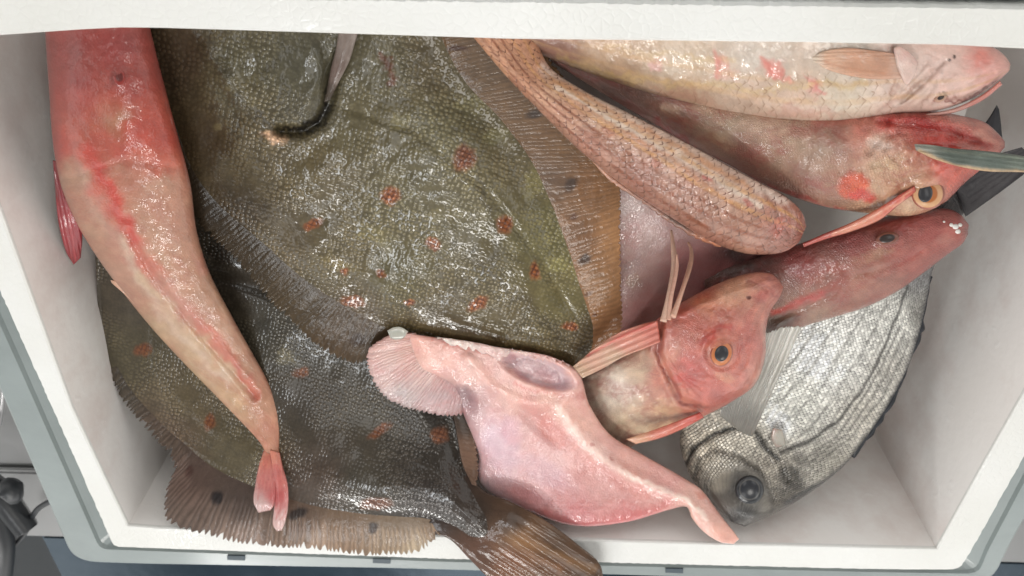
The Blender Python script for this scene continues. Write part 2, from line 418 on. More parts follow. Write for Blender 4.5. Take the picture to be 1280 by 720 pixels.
def fish_mat(name, bump='skin', size=.0025, strength=.5, dist=.0004, rough=.45, coat=1.0, coat_rough=.08, sss=.12,
             fine=.15, metallic=0, dark_edge=0.0, edge_col=(.05, .035, .025, 1), stretch=1.0, gate=False, wet=.35, wetscale=260, rnd=.3, vein=0, vein_col=(.30, .035, .03, 1), cellvar=0, spec=.35, tiplight=.55, film=.7, wetcoat=1.0):
    k = NT(name); p = k.p
    at = k.n('Attribute', attribute_name='Col')
    uv = k.n('UVMap')
    nz = k.n('TexNoise', i_Scale=900.0, i_Detail=4.0, i_Roughness=.65); k.l(uv.outputs[0], nz.inputs[0])
    nz2 = k.n('TexNoise', i_Scale=170.0, i_Detail=5.0, i_Roughness=.6); k.l(uv.outputs[0], nz2.inputs[0])
    f1 = k.math('MULTIPLY_ADD', nz.outputs[0], fine * 2.2, 1 - fine * 1.1)
    f2 = k.math('MULTIPLY_ADD', nz2.outputs[0], fine * 2.2, 1 - fine * 1.1)
    f = k.math('MULTIPLY', f1, f2)
    mx = k.n('VectorMath', operation='SCALE'); k.l(at.outputs[0], mx.inputs[0]); k.l(f, mx.inputs['Scale'])
    colout = mx.outputs[0]
    if vein:
        for sc_, w_ in ((75.0, .11), (260.0, .2)):
            nv_ = k.n('TexNoise', i_Scale=sc_, i_Detail=3.0, i_Roughness=.6, i_Distortion=.6); k.l(uv.outputs[0], nv_.inputs[0])
            rd = k.n('MapRange'); k.l(k.math('ABSOLUTE', k.math('SUBTRACT', nv_.outputs[0], .5)), rd.inputs[0])
            rd.inputs[1].default_value = 0; rd.inputs[2].default_value = w_; rd.inputs[3].default_value = 1; rd.inputs[4].default_value = 0
            nm_ = k.n('TexNoise', i_Scale=45.0, i_Detail=2.0); k.l(uv.outputs[0], nm_.inputs[0])
            gm = k.n('MapRange'); k.l(nm_.outputs[0], gm.inputs[0]); gm.inputs[1].default_value = .42; gm.inputs[2].default_value = .62
            vm = k.n('Mix', data_type='RGBA'); k.l(k.math('MULTIPLY', k.math('MULTIPLY', rd.outputs[0], gm.outputs[0]), vein), vm.inputs[0]); k.l(colout, vm.inputs[6]); vm.inputs[7].default_value = vein_col
            colout = vm.outputs[2]
    hs = None
    mp = k.n('Mapping'); k.l(uv.outputs[0], mp.inputs[0])
    # gentle distortion so rows are never ruled
    nd = k.n('TexNoise', i_Scale=60.0, i_Detail=2.0); k.l(uv.outputs[0], nd.inputs[0])
    sb = k.n('VectorMath', operation='SUBTRACT'); k.l(nd.outputs[1], sb.inputs[0]); sb.inputs[1].default_value = (.5, .5, .5)
    sc = k.n('VectorMath', operation='SCALE'); k.l(sb.outputs[0], sc.inputs[0]); sc.inputs['Scale'].default_value = size * (1.3 if bump == 'scale' else .5)
    ad = k.n('VectorMath', operation='ADD'); k.l(mp.outputs[0], ad.inputs[0]); k.l(sc.outputs[0], ad.inputs[1])
    if bump in ('scale', 'bead'):
        mp.inputs['Scale'].default_value = (1, stretch, 1)
        mp.inputs['Rotation'].default_value = (0, 0, math.radians(45) if bump == 'scale' else 0.3)
        vo = k.n('TexVoronoi', i_Scale=1.0 / size, voronoi_dimensions='2D')
        vo.inputs['Randomness'].default_value = rnd if bump == 'scale' else .6
        k.l(ad.outputs[0], vo.inputs['Vector'])
        if bump == 'scale':
            ve = k.n('TexVoronoi', i_Scale=1.0 / size, voronoi_dimensions='2D', feature='DISTANCE_TO_EDGE')
            ve.inputs['Randomness'].default_value = rnd; k.l(ad.outputs[0], ve.inputs['Vector'])
            # tilt of each scale along the body
            s1 = k.n('SeparateXYZ'); k.l(ad.outputs[0], s1.inputs[0])
            s2 = k.n('SeparateXYZ'); k.l(vo.outputs['Position'], s2.inputs[0])
            dx = k.math('SUBTRACT', k.math('MULTIPLY', s1.outputs[0], 1.0 / size), k.math('MULTIPLY', s2.outputs[0], 1.0 / size))
            dy = k.math('SUBTRACT', k.math('MULTIPLY', s1.outputs[1], 1.0 / size), k.math('MULTIPLY', s2.outputs[1], 1.0 / size))
            tilt = k.math('MULTIPLY', k.math('ADD', dx, dy), .7)
            ed = k.math('MINIMUM', k.math('MULTIPLY', ve.outputs['Distance'], 5.0), 1.0)
            hs = k.math('MULTIPLY', k.math('ADD', k.math('MULTIPLY', ed, .6), tilt), at.outputs['Alpha'])
            if dark_edge > 0:
                side = k.n('MapRange'); k.l(k.math('ADD', dx, dy), side.inputs[0])
                side.inputs[1].default_value = 0.28; side.inputs[2].default_value = .55
                ef = k.math('MULTIPLY', k.math('SUBTRACT', 1.0, k.math('MINIMUM', k.math('MULTIPLY', ve.outputs['Distance'], 4.2), 1.0)), side.outputs[0])
                ef = k.math('MULTIPLY', ef, dark_edge)
                vr = k.n('TexNoise', i_Scale=120.0, i_Detail=2.0); k.l(uv.outputs[0], vr.inputs[0])
                ef = k.math('MULTIPLY', ef, k.math('MINIMUM', k.math('MULTIPLY', vr.outputs[0], 2.0), 1.3))
                vg = k.n('MapRange'); k.l(vr.outputs[0], vg.inputs[0]); vg.inputs[1].default_value = .38; vg.inputs[2].default_value = .58
                ef = k.math('MULTIPLY', k.math('MULTIPLY', ef, k.math('MULTIPLY_ADD', vg.outputs[0], .85, .15)), at.outputs['Alpha'])
                sepc = k.n('SeparateColor'); k.l(vo.outputs['Color'], sepc.inputs[0])
                cvf = k.math('MULTIPLY_ADD', k.math('MULTIPLY', k.math('SUBTRACT', sepc.outputs[0], .5), at.outputs['Alpha']), cellvar, 1.0)
                cvn = k.n('VectorMath', operation='SCALE'); k.l(colout, cvn.inputs[0]); k.l(cvf, cvn.inputs['Scale']); colout = cvn.outputs[0]
                mc = k.n('Mix', data_type='RGBA'); k.l(ef, mc.inputs[0]); k.l(colout, mc.inputs[6]); mc.inputs[7].default_value = edge_col
                colout = mc.outputs[2]
        else:
            hs = k.math('MAXIMUM', k.math('SUBTRACT', 1.0, k.math('POWER', k.math('MULTIPLY', vo.outputs['Distance'], 2.1), 2.0)), 0.0)
            ng = k.n('TexNoise', i_Scale=32.0, i_Detail=3.0); k.l(uv.outputs[0], ng.inputs[0])
            gt = k.n('MapRange'); k.l(ng.outputs[0], gt.inputs[0]); gt.inputs[1].default_value = .42; gt.inputs[2].default_value = .62
            hs = k.math('MULTIPLY', hs, k.math('MULTIPLY_ADD', gt.outputs[0], .85, .15))
            bt = k.math('MULTIPLY_ADD', hs, tiplight, 1 - tiplight * .27); bs = k.n('VectorMath', operation='SCALE'); k.l(colout, bs.inputs[0]); k.l(bt, bs.inputs['Scale']); colout = bs.outputs[0]
    elif bump == 'ray':
        hs = nz2.outputs[0]
    else:
        vo = k.n('TexVoronoi', i_Scale=1.0 / size, voronoi_dimensions='2D'); k.l(ad.outputs[0], vo.inputs['Vector'])
        hs = k.math('MULTIPLY', vo.outputs['Distance'], .6)
    # low lumps of slime and wrinkles
    nw = k.n('TexNoise', i_Scale=float(wetscale), i_Detail=3.0, i_Roughness=.55); k.l(uv.outputs[0], nw.inputs[0])
    hh = k.math('ADD', k.math('MULTIPLY', hs, strength), k.math('MULTIPLY', nw.outputs[0], wet))
    bp = k.n('Bump', i_Strength=1.0); bp.inputs['Distance'].default_value = dist; k.l(hh, bp.inputs['Height'])
    k.l(bp.outputs[0], p.inputs['Normal'])
    nw2 = k.n('TexNoise', i_Scale=float(wetscale) * 1.7, i_Detail=2.5, i_Roughness=.6, i_Distortion=.8); k.l(uv.outputs[0], nw2.inputs[0])
    hc = k.math('ADD', k.math('ADD', k.math('MULTIPLY', hs, strength * film), k.math('MULTIPLY', nw.outputs[0], wet * .9)), k.math('MULTIPLY', nw2.outputs[0], wet * .28 * wetcoat))
    bc = k.n('Bump', i_Strength=1.0); bc.inputs['Distance'].default_value = dist; k.l(hc, bc.inputs['Height'])
    k.l(bc.outputs[0], p.inputs['Coat Normal'])
    k.l(colout, p.inputs['Base Color'])
    setin(p, Roughness=rough, Metallic=metallic, Coat_Weight=coat, Coat_Roughness=coat_rough, Coat_IOR=1.4, Specular_IOR_Level=spec)
    if sss:
        setin(p, Subsurface_Weight=sss, Subsurface_Scale=.004)
        p.inputs['Subsurface Radius'].default_value = (1.0, .45, .3)
    return k.m

m_plaice = fish_mat('plaice_skin', 'bead', .0023, 1.0, .00036, rough=.5, coat=.85, coat_rough=.10, sss=.0, fine=.26, film=.8, wetcoat=.4, wet=.9, wetscale=75, spec=.22, tiplight=.8)
m_plaice_fin = fish_mat('plaice_fin', 'ray', .002, .5, .0004, rough=.55, coat=.45, coat_rough=.1, sss=.0, fine=.24, wet=.8, wetscale=130, spec=.12)
m_gurnard = fish_mat('gurnard_skin', 'bead', .0013, .55, .00042, rough=.45, coat=1.0, coat_rough=.06, sss=.1, fine=.2, wet=1.5, wetscale=190, vein=.38, vein_col=(.26, .03, .025, 1), tiplight=.2)
m_gurnard_soft = fish_mat('gurnard_smooth_skin', 'skin', .0012, .5, .0003, rough=.5, coat=.7, coat_rough=.1, sss=.1, fine=.14, wet=1.1, wetscale=110, vein=.15)
m_fin = fish_mat('fin_membrane', 'ray', .002, .5, .0003, rough=.4, coat=.8, coat_rough=.1, sss=.15, fine=.16, wet=.8)
m_mullet = fish_mat('mullet_scales', 'scale', .0036, .4, .0005, rough=.45, coat=1.0, coat_rough=.06, sss=.04, fine=.28, dark_edge=1.15, edge_col=(.12, .04, .02, 1), wet=1.4, wetscale=190, rnd=.4, cellvar=.14)
m_mullet_pale = fish_mat('pale_mullet_scales', 'scale', .0042, .2, .0004, rough=.45, coat=1.0, coat_rough=.07, sss=.1, fine=.16, dark_edge=.55, edge_col=(.24, .12, .06, 1), wet=1.3, wetscale=150, rnd=.5, cellvar=.1)
m_bream = fish_mat('bream_scales', 'scale', .0022, 1.1, .0007, rough=.3, coat=.8, coat_rough=.12, sss=0, fine=.22, metallic=.15, dark_edge=1.0, edge_col=(.02, .02, .019, 1), wet=.9, rnd=.3, cellvar=.6)
m_flesh = fish_mat('wet_pink_flesh', 'skin', .0012, .6, .0004, rough=.38, coat=1.0, coat_rough=.07, sss=.25, fine=.1, wet=1.6, wetscale=170, vein=.22, vein_col=(.5, .16, .15, 1))
m_eye = fish_mat('eye_surface', 'ray', .002, 0, .00004, rough=.4, coat=.8, coat_rough=.16, sss=0, fine=.08, wet=.1)

def foam_mat():
    k = NT('foam'); p = k.p
    tc_ = k.n('TexCoord')
    vo = k.n('TexVoronoi', i_Scale=260.0, feature='DISTANCE_TO_EDGE'); k.l(tc_.outputs['Object'], vo.inputs['Vector'])
    nz = k.n('TexNoise', i_Scale=9.0, i_Detail=5.0); k.l(tc_.outputs['Object'], nz.inputs[0])
    nf = k.n('TexNoise', i_Scale=420.0, i_Detail=3.0); k.l(tc_.outputs['Object'], nf.inputs[0])
    rp_ = k.n('ValToRGB'); k.l(nz.outputs[0], rp_.inputs[0])
    rp_.color_ramp.elements[0].position = .3; rp_.color_ramp.elements[0].color = (.64, .635, .60, 1)
    rp_.color_ramp.elements[1].position = .65; rp_.color_ramp.elements[1].color = (.72, .72, .70, 1)
    k.l(rp_.outputs[0], p.inputs['Base Color'])
    h = k.math('ADD', k.math('MULTIPLY', k.math('MINIMUM', k.math('MULTIPLY', vo.outputs[0], 6.0), 1.0), .5), k.math('MULTIPLY', nf.outputs[0], .7))
    bp = k.n('Bump', i_Strength=.5); bp.inputs['Distance'].default_value = .0003; k.l(h, bp.inputs['Height'])
    k.l(bp.outputs[0], p.inputs['Normal'])
    k.l(bp.outputs[0], p.inputs['Coat Normal'])
    nw = k.n('TexNoise', i_Scale=14.0, i_Detail=4.0); k.l(tc_.outputs['Object'], nw.inputs[0])
    mr = k.n('MapRange'); k.l(nw.outputs[0], mr.inputs[0]); mr.inputs[1].default_value = .52; mr.inputs[2].default_value = .6; mr.inputs[3].default_value = 0; mr.inputs[4].default_value = .6
    k.l(mr.outputs[0], p.inputs['Coat Weight'])
    setin(p, Roughness=.6, Coat_Roughness=.12)
    return k.m
m_foam = foam_mat()
def foam_wall_mat():
    k = NT('wet_foam_wall'); p = k.p
    tc_ = k.n('TexCoord')
    vo = k.n('TexVoronoi', i_Scale=42.0); k.l(tc_.outputs['Object'], vo.inputs['Vector'])
    nz = k.n('TexNoise', i_Scale=7.0, i_Detail=5.0); k.l(tc_.outputs['Object'], nz.inputs[0])
    nf = k.n('TexNoise', i_Scale=160.0, i_Detail=4.0); k.l(tc_.outputs['Object'], nf.inputs[0])
    rp_ = k.n('ValToRGB'); k.l(nz.outputs[0], rp_.inputs[0])
    rp_.color_ramp.elements[0].position = .3; rp_.color_ramp.elements[0].color = (.80, .765, .735, 1)
    rp_.color_ramp.elements[1].position = .7; rp_.color_ramp.elements[1].color = (.87, .85, .825, 1)
    ring = k.n('MapRange'); k.l(k.math('ABSOLUTE', k.math('SUBTRACT', vo.outputs['Distance'], .22)), ring.inputs[0])
    ring.inputs[1].default_value = .0; ring.inputs[2].default_value = .07; ring.inputs[3].default_value = 1; ring.inputs[4].default_value = 0
    rr = k.math('MULTIPLY', ring.outputs[0], k.math('GREATER_THAN', nf.outputs[0], .52))
    mc = k.n('Mix', data_type='RGBA'); k.l(k.math('MULTIPLY', rr, .30), mc.inputs[0]); k.l(rp_.outputs[0], mc.inputs[6]); mc.inputs[7].default_value = (.86, .85, .83, 1)
    k.l(mc.outputs[2], p.inputs['Base Color'])
    ns = k.n('TexNoise', i_Scale=11.0, i_Detail=6.0, i_Roughness=.62); k.l(tc_.outputs['Object'], ns.inputs[0])
    ms = k.n('MapRange'); k.l(ns.outputs[0], ms.inputs[0]); ms.inputs[1].default_value = .48; ms.inputs[2].default_value = .64; ms.inputs[4].default_value = .5
    m2 = k.n('Mix', data_type='RGBA'); k.l(ms.outputs[0], m2.inputs[0]); k.l(mc.outputs[2], m2.inputs[6]); m2.inputs[7].default_value = (.62, .50, .46, 1)
    k.l(m2.outputs[2], p.inputs['Base Color'])
    bp = k.n('Bump', i_Strength=.35); bp.inputs['Distance'].default_value = .0006
    k.l(k.math('ADD', k.math('MULTIPLY', rr, .4), nf.outputs[0]), bp.inputs['Height']); k.l(bp.outputs[0], p.inputs['Normal'])
    k.l(bp.outputs[0], p.inputs['Coat Normal'])
    setin(p, Roughness=.45, Coat_Weight=.35, Coat_Roughness=.2)
    return k.m
m_foamw = foam_wall_mat()
def plain(name, col, rough=.4, metallic=0, noise=.12, nscale=40.0, bump=.0003, coat=0):
    k = NT(name); p = k.p
    tc_ = k.n('TexCoord')
    nz = k.n('TexNoise', i_Scale=nscale, i_Detail=6.0, i_Roughness=.6); k.l(tc_.outputs['Object'], nz.inputs[0])
    f = k.math('MULTIPLY_ADD', nz.outputs[0], noise * 2, 1 - noise)
    v_ = k.n('VectorMath', operation='SCALE'); v_.inputs[0].default_value = col; k.l(f, v_.inputs['Scale'])
    k.l(v_.outputs[0], p.inputs['Base Color'])
    nf = k.n('TexNoise', i_Scale=nscale * 8, i_Detail=3.0); k.l(tc_.outputs['Object'], nf.inputs[0])
    bp = k.n('Bump', i_Strength=.5); bp.inputs['Distance'].default_value = bump; k.l(nf.outputs[0], bp.inputs['Height']); k.l(bp.outputs[0], p.inputs['Normal'])
    k.l(k.math('MULTIPLY_ADD', nz.outputs[0], .2, rough - .1), p.inputs['Roughness'])
    setin(p, Metallic=metallic, Coat_Weight=coat, Coat_Roughness=.15)
    return k.m
m_crate = plain('grey_green_plastic', (.25, .285, .283), .35, noise=.2, nscale=25, coat=.3)
m_slot = plain('dark_slot', (.05, .07, .085), .6)
m_steel = plain('brushed_steel', (.33, .33, .33), .32, metallic=.75, noise=.15, nscale=6)
m_dsteel = plain('dark_steel', (.02, .04, .06), .2, metallic=.5, noise=.2, nscale=9)
m_black = plain('black_rubber', (.02, .022, .025), .4, noise=.3, nscale=60)
m_ice = NT('ice'); setin(m_ice.p, Roughness=.15, Transmission_Weight=.5, IOR=1.31, Coat_Weight=.5); m_ice.p.inputs['Base Color'].default_value = (.62, .62, .55, 1); m_ice = m_ice.m
m_white = plain('white_scum', (.78, .76, .72), .4, noise=.1, nscale=300, coat=.5)

# ------------------------------------------------------------------ setting: counter, crate, foam box
def poly_px(pts, z):
    a = np.array(pts, float); return U(a[:, 0], a[:, 1], np.full(len(a), z))
def resample(P, n):
    P = np.asarray(P, float); Q = np.vstack([P, P[:1]])
    L = np.r_[0, np.cumsum(np.linalg.norm(np.diff(Q, axis=0), axis=1))]
    T = np.linspace(0, L[-1], n, endpoint=False)
    return np.stack([np.interp(T, L, Q[:, k]) for k in range(Q.shape[1])], 1)
def rounded(P, r, n=8):
    """round corners of a closed polygon (world xy); r per corner"""
    P = np.asarray(P, float); out = []
    N = len(P)
    for i in range(N):
        a, b, c = P[i - 1], P[i], P[(i + 1) % N]
        ri = r[i] if isinstance(r, (list, tuple)) else r
        u = (a - b) / np.linalg.norm(a - b); v_ = (c - b) / np.linalg.norm(c - b)
        if ri <= 0 or abs(np.dot(u, v_)) > .98: out.append(b); continue
        p, q = b + u * ri, b + v_ * ri
        for t in np.linspace(0, 1, n):
            out.append((1 - t)**2 * p + 2 * t * (1 - t) * b + t * t * q)
    return np.array(out)
def rings(name, loops, mat, parent=None, cap_last=False, cap_first=False, smooth=False):
    n = len(loops[0]); verts = np.concatenate(loops); f = []
    for k in range(len(loops) - 1):
        for i in range(n):
            j = (i + 1) % n
            f.append([k * n + i, k * n + j, (k + 1) * n + j, (k + 1) * n + i])
    if cap_last: f.append([(len(loops) - 1) * n + i for i in range(n)])
    if cap_first: f.append([i for i in range(n)][::-1])
    import bmesh
    o = mesh_obj(name, verts, f, mat, parent, None, None, smooth)
    bm = bmesh.new(); bm.from_mesh(o.data); bmesh.ops.recalc_face_normals(bm, faces=bm.faces); bm.to_mesh(o.data); bm.free()
    return o
def setz(L, z): L = L.copy(); L[:, 2] = z; return L
def angsort_resample(P, n, c):
    """resample a closed star-shaped loop by angle around c so that loops correspond"""
    P = np.asarray(P, float)
    Q = resample(P, 6000)
    a = np.arctan2(Q[:, 1] - c[1], Q[:, 0] - c[0])
    o_ = np.argsort(a); a = a[o_]; Q = Q[o_]
    return a, Q

box = thing('fish_box', 'white foam fish box with wet grey inner walls, holding the pile of fish', 'fish box', 0, 0, 0)
inner_px = [(-95, 52), (-40, 49), (0, 45), (100, 38), (150, 35.5), (200, 36), (300, 39), (640, 50), (1000, 54), (1180, 57), (1280, 62), (1492, 70),
            (1280, 492), (1230, 580), (1190, 652), (1171, 686), (900, 680), (660, 673), (400, 666), (200, 660), (160, 657), (130, 595), (90, 510), (0, 262)]
outer_px = [(-172, -12), (0, -8), (640, -1), (1280, 9), (1602, 14), (1280, 575), (1215, 690), (1200, 713), (1080, 712), (560, 700), (141, 684), (36, 450)]
IN = poly_px(inner_px, 0.0); OUT = poly_px(outer_px, 0.0)
OUT = rounded(OUT, [.02, 0, 0, 0, .02, 0, .003, .006, 0, 0, .004, 0], 6)
cc = np.array([0, 0.0])
angs = np.linspace(-np.pi, np.pi, 720, endpoint=False)
corner_a = [math.atan2(p[1], p[0]) for p in IN]
angs = np.sort(np.r_[angs, corner_a])
def at_angles(P):
    Q = np.vstack([P, P[:1]]); out = []
    Q = resample(P, 8000); a = np.arctan2(Q[:, 1], Q[:, 0]); o_ = np.argsort(a)
    a = a[o_]; Q = Q[o_]
    a = np.r_[a[-1] - 2 * np.pi, a, a[0] + 2 * np.pi]; Q = np.vstack([Q[-1:], Q, Q[:1]])
    return np.stack([np.interp(angs, a, Q[:, k]) for k in range(3)], 1)
INL = at_angles(IN); OUTL = at_angles(OUT)
jit = np.array([_G[i % 256, (i // 256) % 256] - .5 for i in range(len(angs))]) * .0006
dirr = INL[:, :2] / np.linalg.norm(INL[:, :2], axis=1, keepdims=True)
def grow(L, d, z):
    dd = L[:, :2] / np.linalg.norm(L[:, :2], axis=1, keepdims=True)
    return np.c_[L[:, :2] + dd * d, np.full(len(L), z)]
def jn(L, s): r = L.copy(); r[:, :2] += dirr * (jit * s)[:, None]; return r
rings('rim', [grow(OUTL, 0, -.05), jn(grow(OUTL, .0, -.0022), 1), jn(grow(OUTL, -.0012, 0), 1), grow(INL, .0012, 0), grow(INL, .0003, -.0008), grow(INL, .0000, -.0025)], m_foam, box)
FLZ = -.13
def wall_loop(z):
    k = z / FLZ
    L = INL.copy()
    L[:, 2] = z
    # draft: the walls lean in slightly towards the floor
    L[:, 0] *= 1 - .03 * k; L[:, 1] *= 1 - .03 * k
    return L
rings('inner_wall', [wall_loop(z) for z in (-.0020, -.03, -.06, -.1, FLZ)], m_foamw, box)
fl = rings('floor_panel', [wall_loop(FLZ + .0003), wall_loop(FLZ + .0003) * np.array([.5, .5, 1])], m_foamw, box, cap_last=True)

crate = thing('plastic_crate', 'grey green plastic crate with slotted flange, wrapped round the foam box', 'crate', 0, 0, 0)
mid_px = [(-200, -30), (0, -24), (640, -16), (1280, -6), (1640, 0), (1297, 575), (1236, 690), (1224, 719), (1080, 716.5), (560, 704), (124, 688), (18, 450)]
out_px = [(-260, -90), (0, -80), (640, -70), (1280, -60), (1700, -50), (1322, 575), (1262, 682), (1238, 732), (1080, 728), (640, 715), (480, 710.5), (187, 705), (92, 702), (0, 488), (-16, 450)]
MIDL = at_angles(rounded(poly_px(mid_px, -.004), [.02, 0, 0, 0, .02, 0, 0, .008, 0, 0, .006, 0], 6))
COUT = at_angles(rounded(poly_px(out_px, -.005), [.03, 0, 0, 0, .03, 0, 0, .02, 0, 0, 0, 0, .016, 0, 0], 8))
rings('crate_wall', [grow(OUTL, .0008, -.03), grow(OUTL, .0008, -.015), grow(MIDL, -.001, -.0075), setz(MIDL, -.005), grow(COUT, -.0018, -.0045),
                    grow(COUT, -.0004, -.0052), grow(COUT, 0, -.007), grow(COUT, 0, -.016), grow(COUT, -.003, -.017), grow(COUT, -.018, -.17)], m_crate, crate, smooth=False)
for sx0, sy0 in ((295, 697.5), (477, 701.5), (843, 713.5), (660, 708.5)):
    q = poly_px([(sx0 - 11, sy0 - 2.6), (sx0 + 11, sy0 - 2.1), (sx0 + 11, sy0 + 3.2), (sx0 - 11, sy0 + 2.4)], -.0038)
    if sx0 == 660: continue
    rings('flange_slot', [setz(q, -.0046), setz(q, -.0038)], m_slot, crate, cap_last=True)

def boxm(name, x0, x1, y0, y1, z0, z1, mat, parent=None, bev=.004):
    import bmesh
    bm = bmesh.new(); bmesh.ops.create_cube(bm, size=1)
    for v_ in bm.verts: v_.co = Vector((x0 + (v_.co.x + .5) * (x1 - x0), y0 + (v_.co.y + .5) * (y1 - y0), z0 + (v_.co.z + .5) * (z1 - z0)))
    if bev: bmesh.ops.bevel(bm, geom=list(bm.edges), offset=bev, segments=3, affect='EDGES')
    me = bpy.data.meshes.new(name); bm.to_mesh(me); bm.free(); me.materials.append(mat)
    o = bpy.data.objects.new(name, me); COL.objects.link(o)
    if parent: o.parent = parent
    return o
TZ = -.172
counter = thing('steel_counter', 'brushed stainless steel counter under the crate, with a raised folded edge at left', 'counter', 0, 0, 0)
boxm('counter_top', -1.2, 1.0, -.4, .8, TZ - .03, TZ, m_steel, counter)
e0 = U(np.array([-40.]), np.array([588.]), np.array([TZ]))[0]
boxm('raised_edge', -1.2, -.262, e0[1] - .008, e0[1] + .008, TZ - .001, TZ + .006, m_steel, counter, .004)
tray = tag(boxm('dark_tray', -.5, .9, -.9, -.405, TZ - .05, TZ - .012, m_dsteel, None, .01), 'dark blue glossy steel tray beyond the bottom edge of the crate', 'tray')
floor_ = boxm('floor', -4, 4, -4, 4, -1.1, -1.0, plain('dark_floor', (.03, .035, .04), .5), None, 0); floor_['kind'] = 'structure'

# ------------------------------------------------------------------ fish
def pts(*a): return [(a[i], a[i + 1]) for i in range(0, len(a), 2)]
def pair(Lp, Rp): return list(zip(Lp, Rp))

# --- silver bream
def z_bream(x, y): return soft(y, [130, 250, 450, 540, 590, 625, 660], [-.052, -.052, -.055, -.048, -.034, -.018, -.002], 20)
br = thing('sea_bream', 'silver striped sea bream lying head down at the right end of the box', 'bream', 0, 0, 0)
br_ribs = [((914, 652), (931, 658)), ((893, 632), (962, 645)), ((872, 610), (992, 629)), ((857, 582), (1025, 607)), ((850, 545), (1055, 582)), ((872, 490), (1085, 545)),
           ((905, 435), (1112, 505)), ((950, 385), (1135, 460)), ((1000, 340), (1150, 415)), ((1060, 300), (1160, 370)), ((1120, 265), (1167, 335)), ((1165, 240), (1188, 292)), ((1188, 220), (1208, 262))]
P_br = Paint([(900, 620, (84, 78, 72)), (930, 650, (50, 48, 47)), (985, 625, (96, 90, 82)), (880, 560, (185, 175, 158)), (930, 545, (190, 182, 168)), (960, 590, (150, 142, 130)),
              (1030, 580, (150, 145, 135)), (1000, 500, (212, 210, 202)), (1050, 440, (218, 216, 210)), (1080, 520, (185, 180, 170)), (1110, 470, (180, 176, 168)), (1120, 400, (205, 203, 196)), (1155, 390, (120, 118, 112)),
              (1150, 345, (110, 110, 110)), (1200, 250, (62, 60, 62)), (1030, 450, (236, 234, 230)), (960, 500, (226, 224, 216))],  # bright flank centre: its strong reflections are painted into the silver
             [('l', [(985, 628), (1030, 603), (1060, 578), (1090, 540), (1115, 500), (1138, 455), (1153, 410), (1163, 360), (1168, 330)], 7, (40, 42, 46), .85),
              ('l', [(975, 566), (1010, 552), (1045, 528), (1075, 490), (1103, 440), (1125, 385), (1137, 350)], [6, 5, 4, 3.5, 3.5, 3, 3], (30, 28, 26), .9),
              ('l', [(855, 585), (868, 560), (895, 541), (925, 533), (945, 540), (958, 560), (972, 575)], [6, 7, 5, 5, 8, 9, 6], (20, 19, 19), .95),
              ('l', [(866, 600), (874, 577), (895, 565), (925, 575), (950, 592), (965, 625)], [4, 5, 9, 8, 7, 7], (70, 64, 58), .7),
              ('b', 935, 612, 34, 30, 0, (56, 54, 52), .6, .8), ('b', 900, 600, 20, 22, 30, (165, 155, 138), .5),
              ('b', 932, 606, 48, 34, 20, (30, 29, 28), .72, .9), ('b', 990, 600, 28, 18, 40, (34, 32, 30), .65), ('b', 1000, 575, 14, 12, 40, (46, 44, 40), .5), ('b', 925, 645, 30, 16, -20, (28, 27, 27), .7), ('b', 975, 530, 26, 20, 40, (245, 245, 242), .6), ('b', 985, 590, 20, 12, 40, (80, 76, 70), .5),
              ('l', [(925, 655), (965, 642), (1005, 620)], 8, (70, 66, 62), .7)]
             + [('r', 26, (84, 80, 74), .3, .05, .95)] + [('l', [(1000 - 14 * i, 545 - 20 * i), (1040 - 14 * i, 505 - 20 * i), (1085 - 16 * i, 430 - 18 * i), (1110 - 16 * i, 375 - 16 * i)], 2.8, (60, 57, 52), .5) for i in range(0, 6)]
             + [('l', [(1000 + 12 * i, 580 - 2 * i), (1050 + 8 * i, 540 + 2 * i), (1090 + 8 * i, 480 + 6 * i), (1125 + 6 * i, 410 + 8 * i)], 2.8, (60, 57, 52), .5) for i in range(0, 3)], warp=2.5, mottle=.14, gain=1.62, bare=[(925, 625, 46, 50, 0, .3)])
def relief_br(x, y):
    d, _ = segdist(x, y, [(853, 590), (868, 560), (895, 541), (925, 533), (945, 540), (958, 560), (972, 575), (985, 600)])
    r = -.0018 * np.exp(-(d / 3.5)**2)
    d, _ = segdist(x, y, [(866, 605), (876, 577), (897, 566), (925, 575), (952, 592), (968, 628)])
    r += -.0012 * np.exp(-(d / 3.5)**2)
    r += .0025 * blobf(x, y, 910, 560, 55, 25, 25, 1)
    r += .0020 * blobf(x, y, 936, 612, 30, 27, 0, .8)
    return r
slab('body', br, br_ribs, z_bream, [.004, .010, .014, .017, .019, .021, .022, .022, .021, .018, .013, .009, .005], P_br, m_bream, ends=(.05, .02), relief=relief_br, reg='bream')
P_drk = Paint([(1200, 250, (58, 56, 58)), (1250, 215, (66, 64, 66)), (1245, 150, (50, 50, 54))], [('l', [(1212, 270), (1278, 217)], 5, (30, 30, 34), .7)], warp=1, gain=1.3)
P_drk.ops = P_drk.ops + [('l', [(1205 + a, 240 + b), (1285 + a * .4, 190 + b * .6)], 1.6, (34, 34, 37), .6) for a, b in ((0, -14), (2, -7), (4, 0), (6, 7), (9, 14))]
slab('tail_fin', br, [((1186, 222), (1207, 271)), ((1216, 205), (1241, 247)), ((1250, 192), (1268, 227)), ((1277, 184), (1300, 203))], -.050, [.003, .0022, .0014, .0007], P_drk, m_plaice_fin, ends=(.05, .05), reg='brt')
slab('tail_fin', br, [((1198, 215), (1226, 228)), ((1222, 168), (1252, 188)), ((1237, 146), (1252, 162)), ((1246, 131), (1249, 137))], -.051, [.003, .002, .0012, .0007], P_drk, m_plaice_fin, ends=(.05, .05), reg='brt2')
P_pf = Paint([(930, 535, (120, 117, 109)), (955, 480, (164, 160, 150)), (985, 425, (196, 192, 182))], [], warp=2)
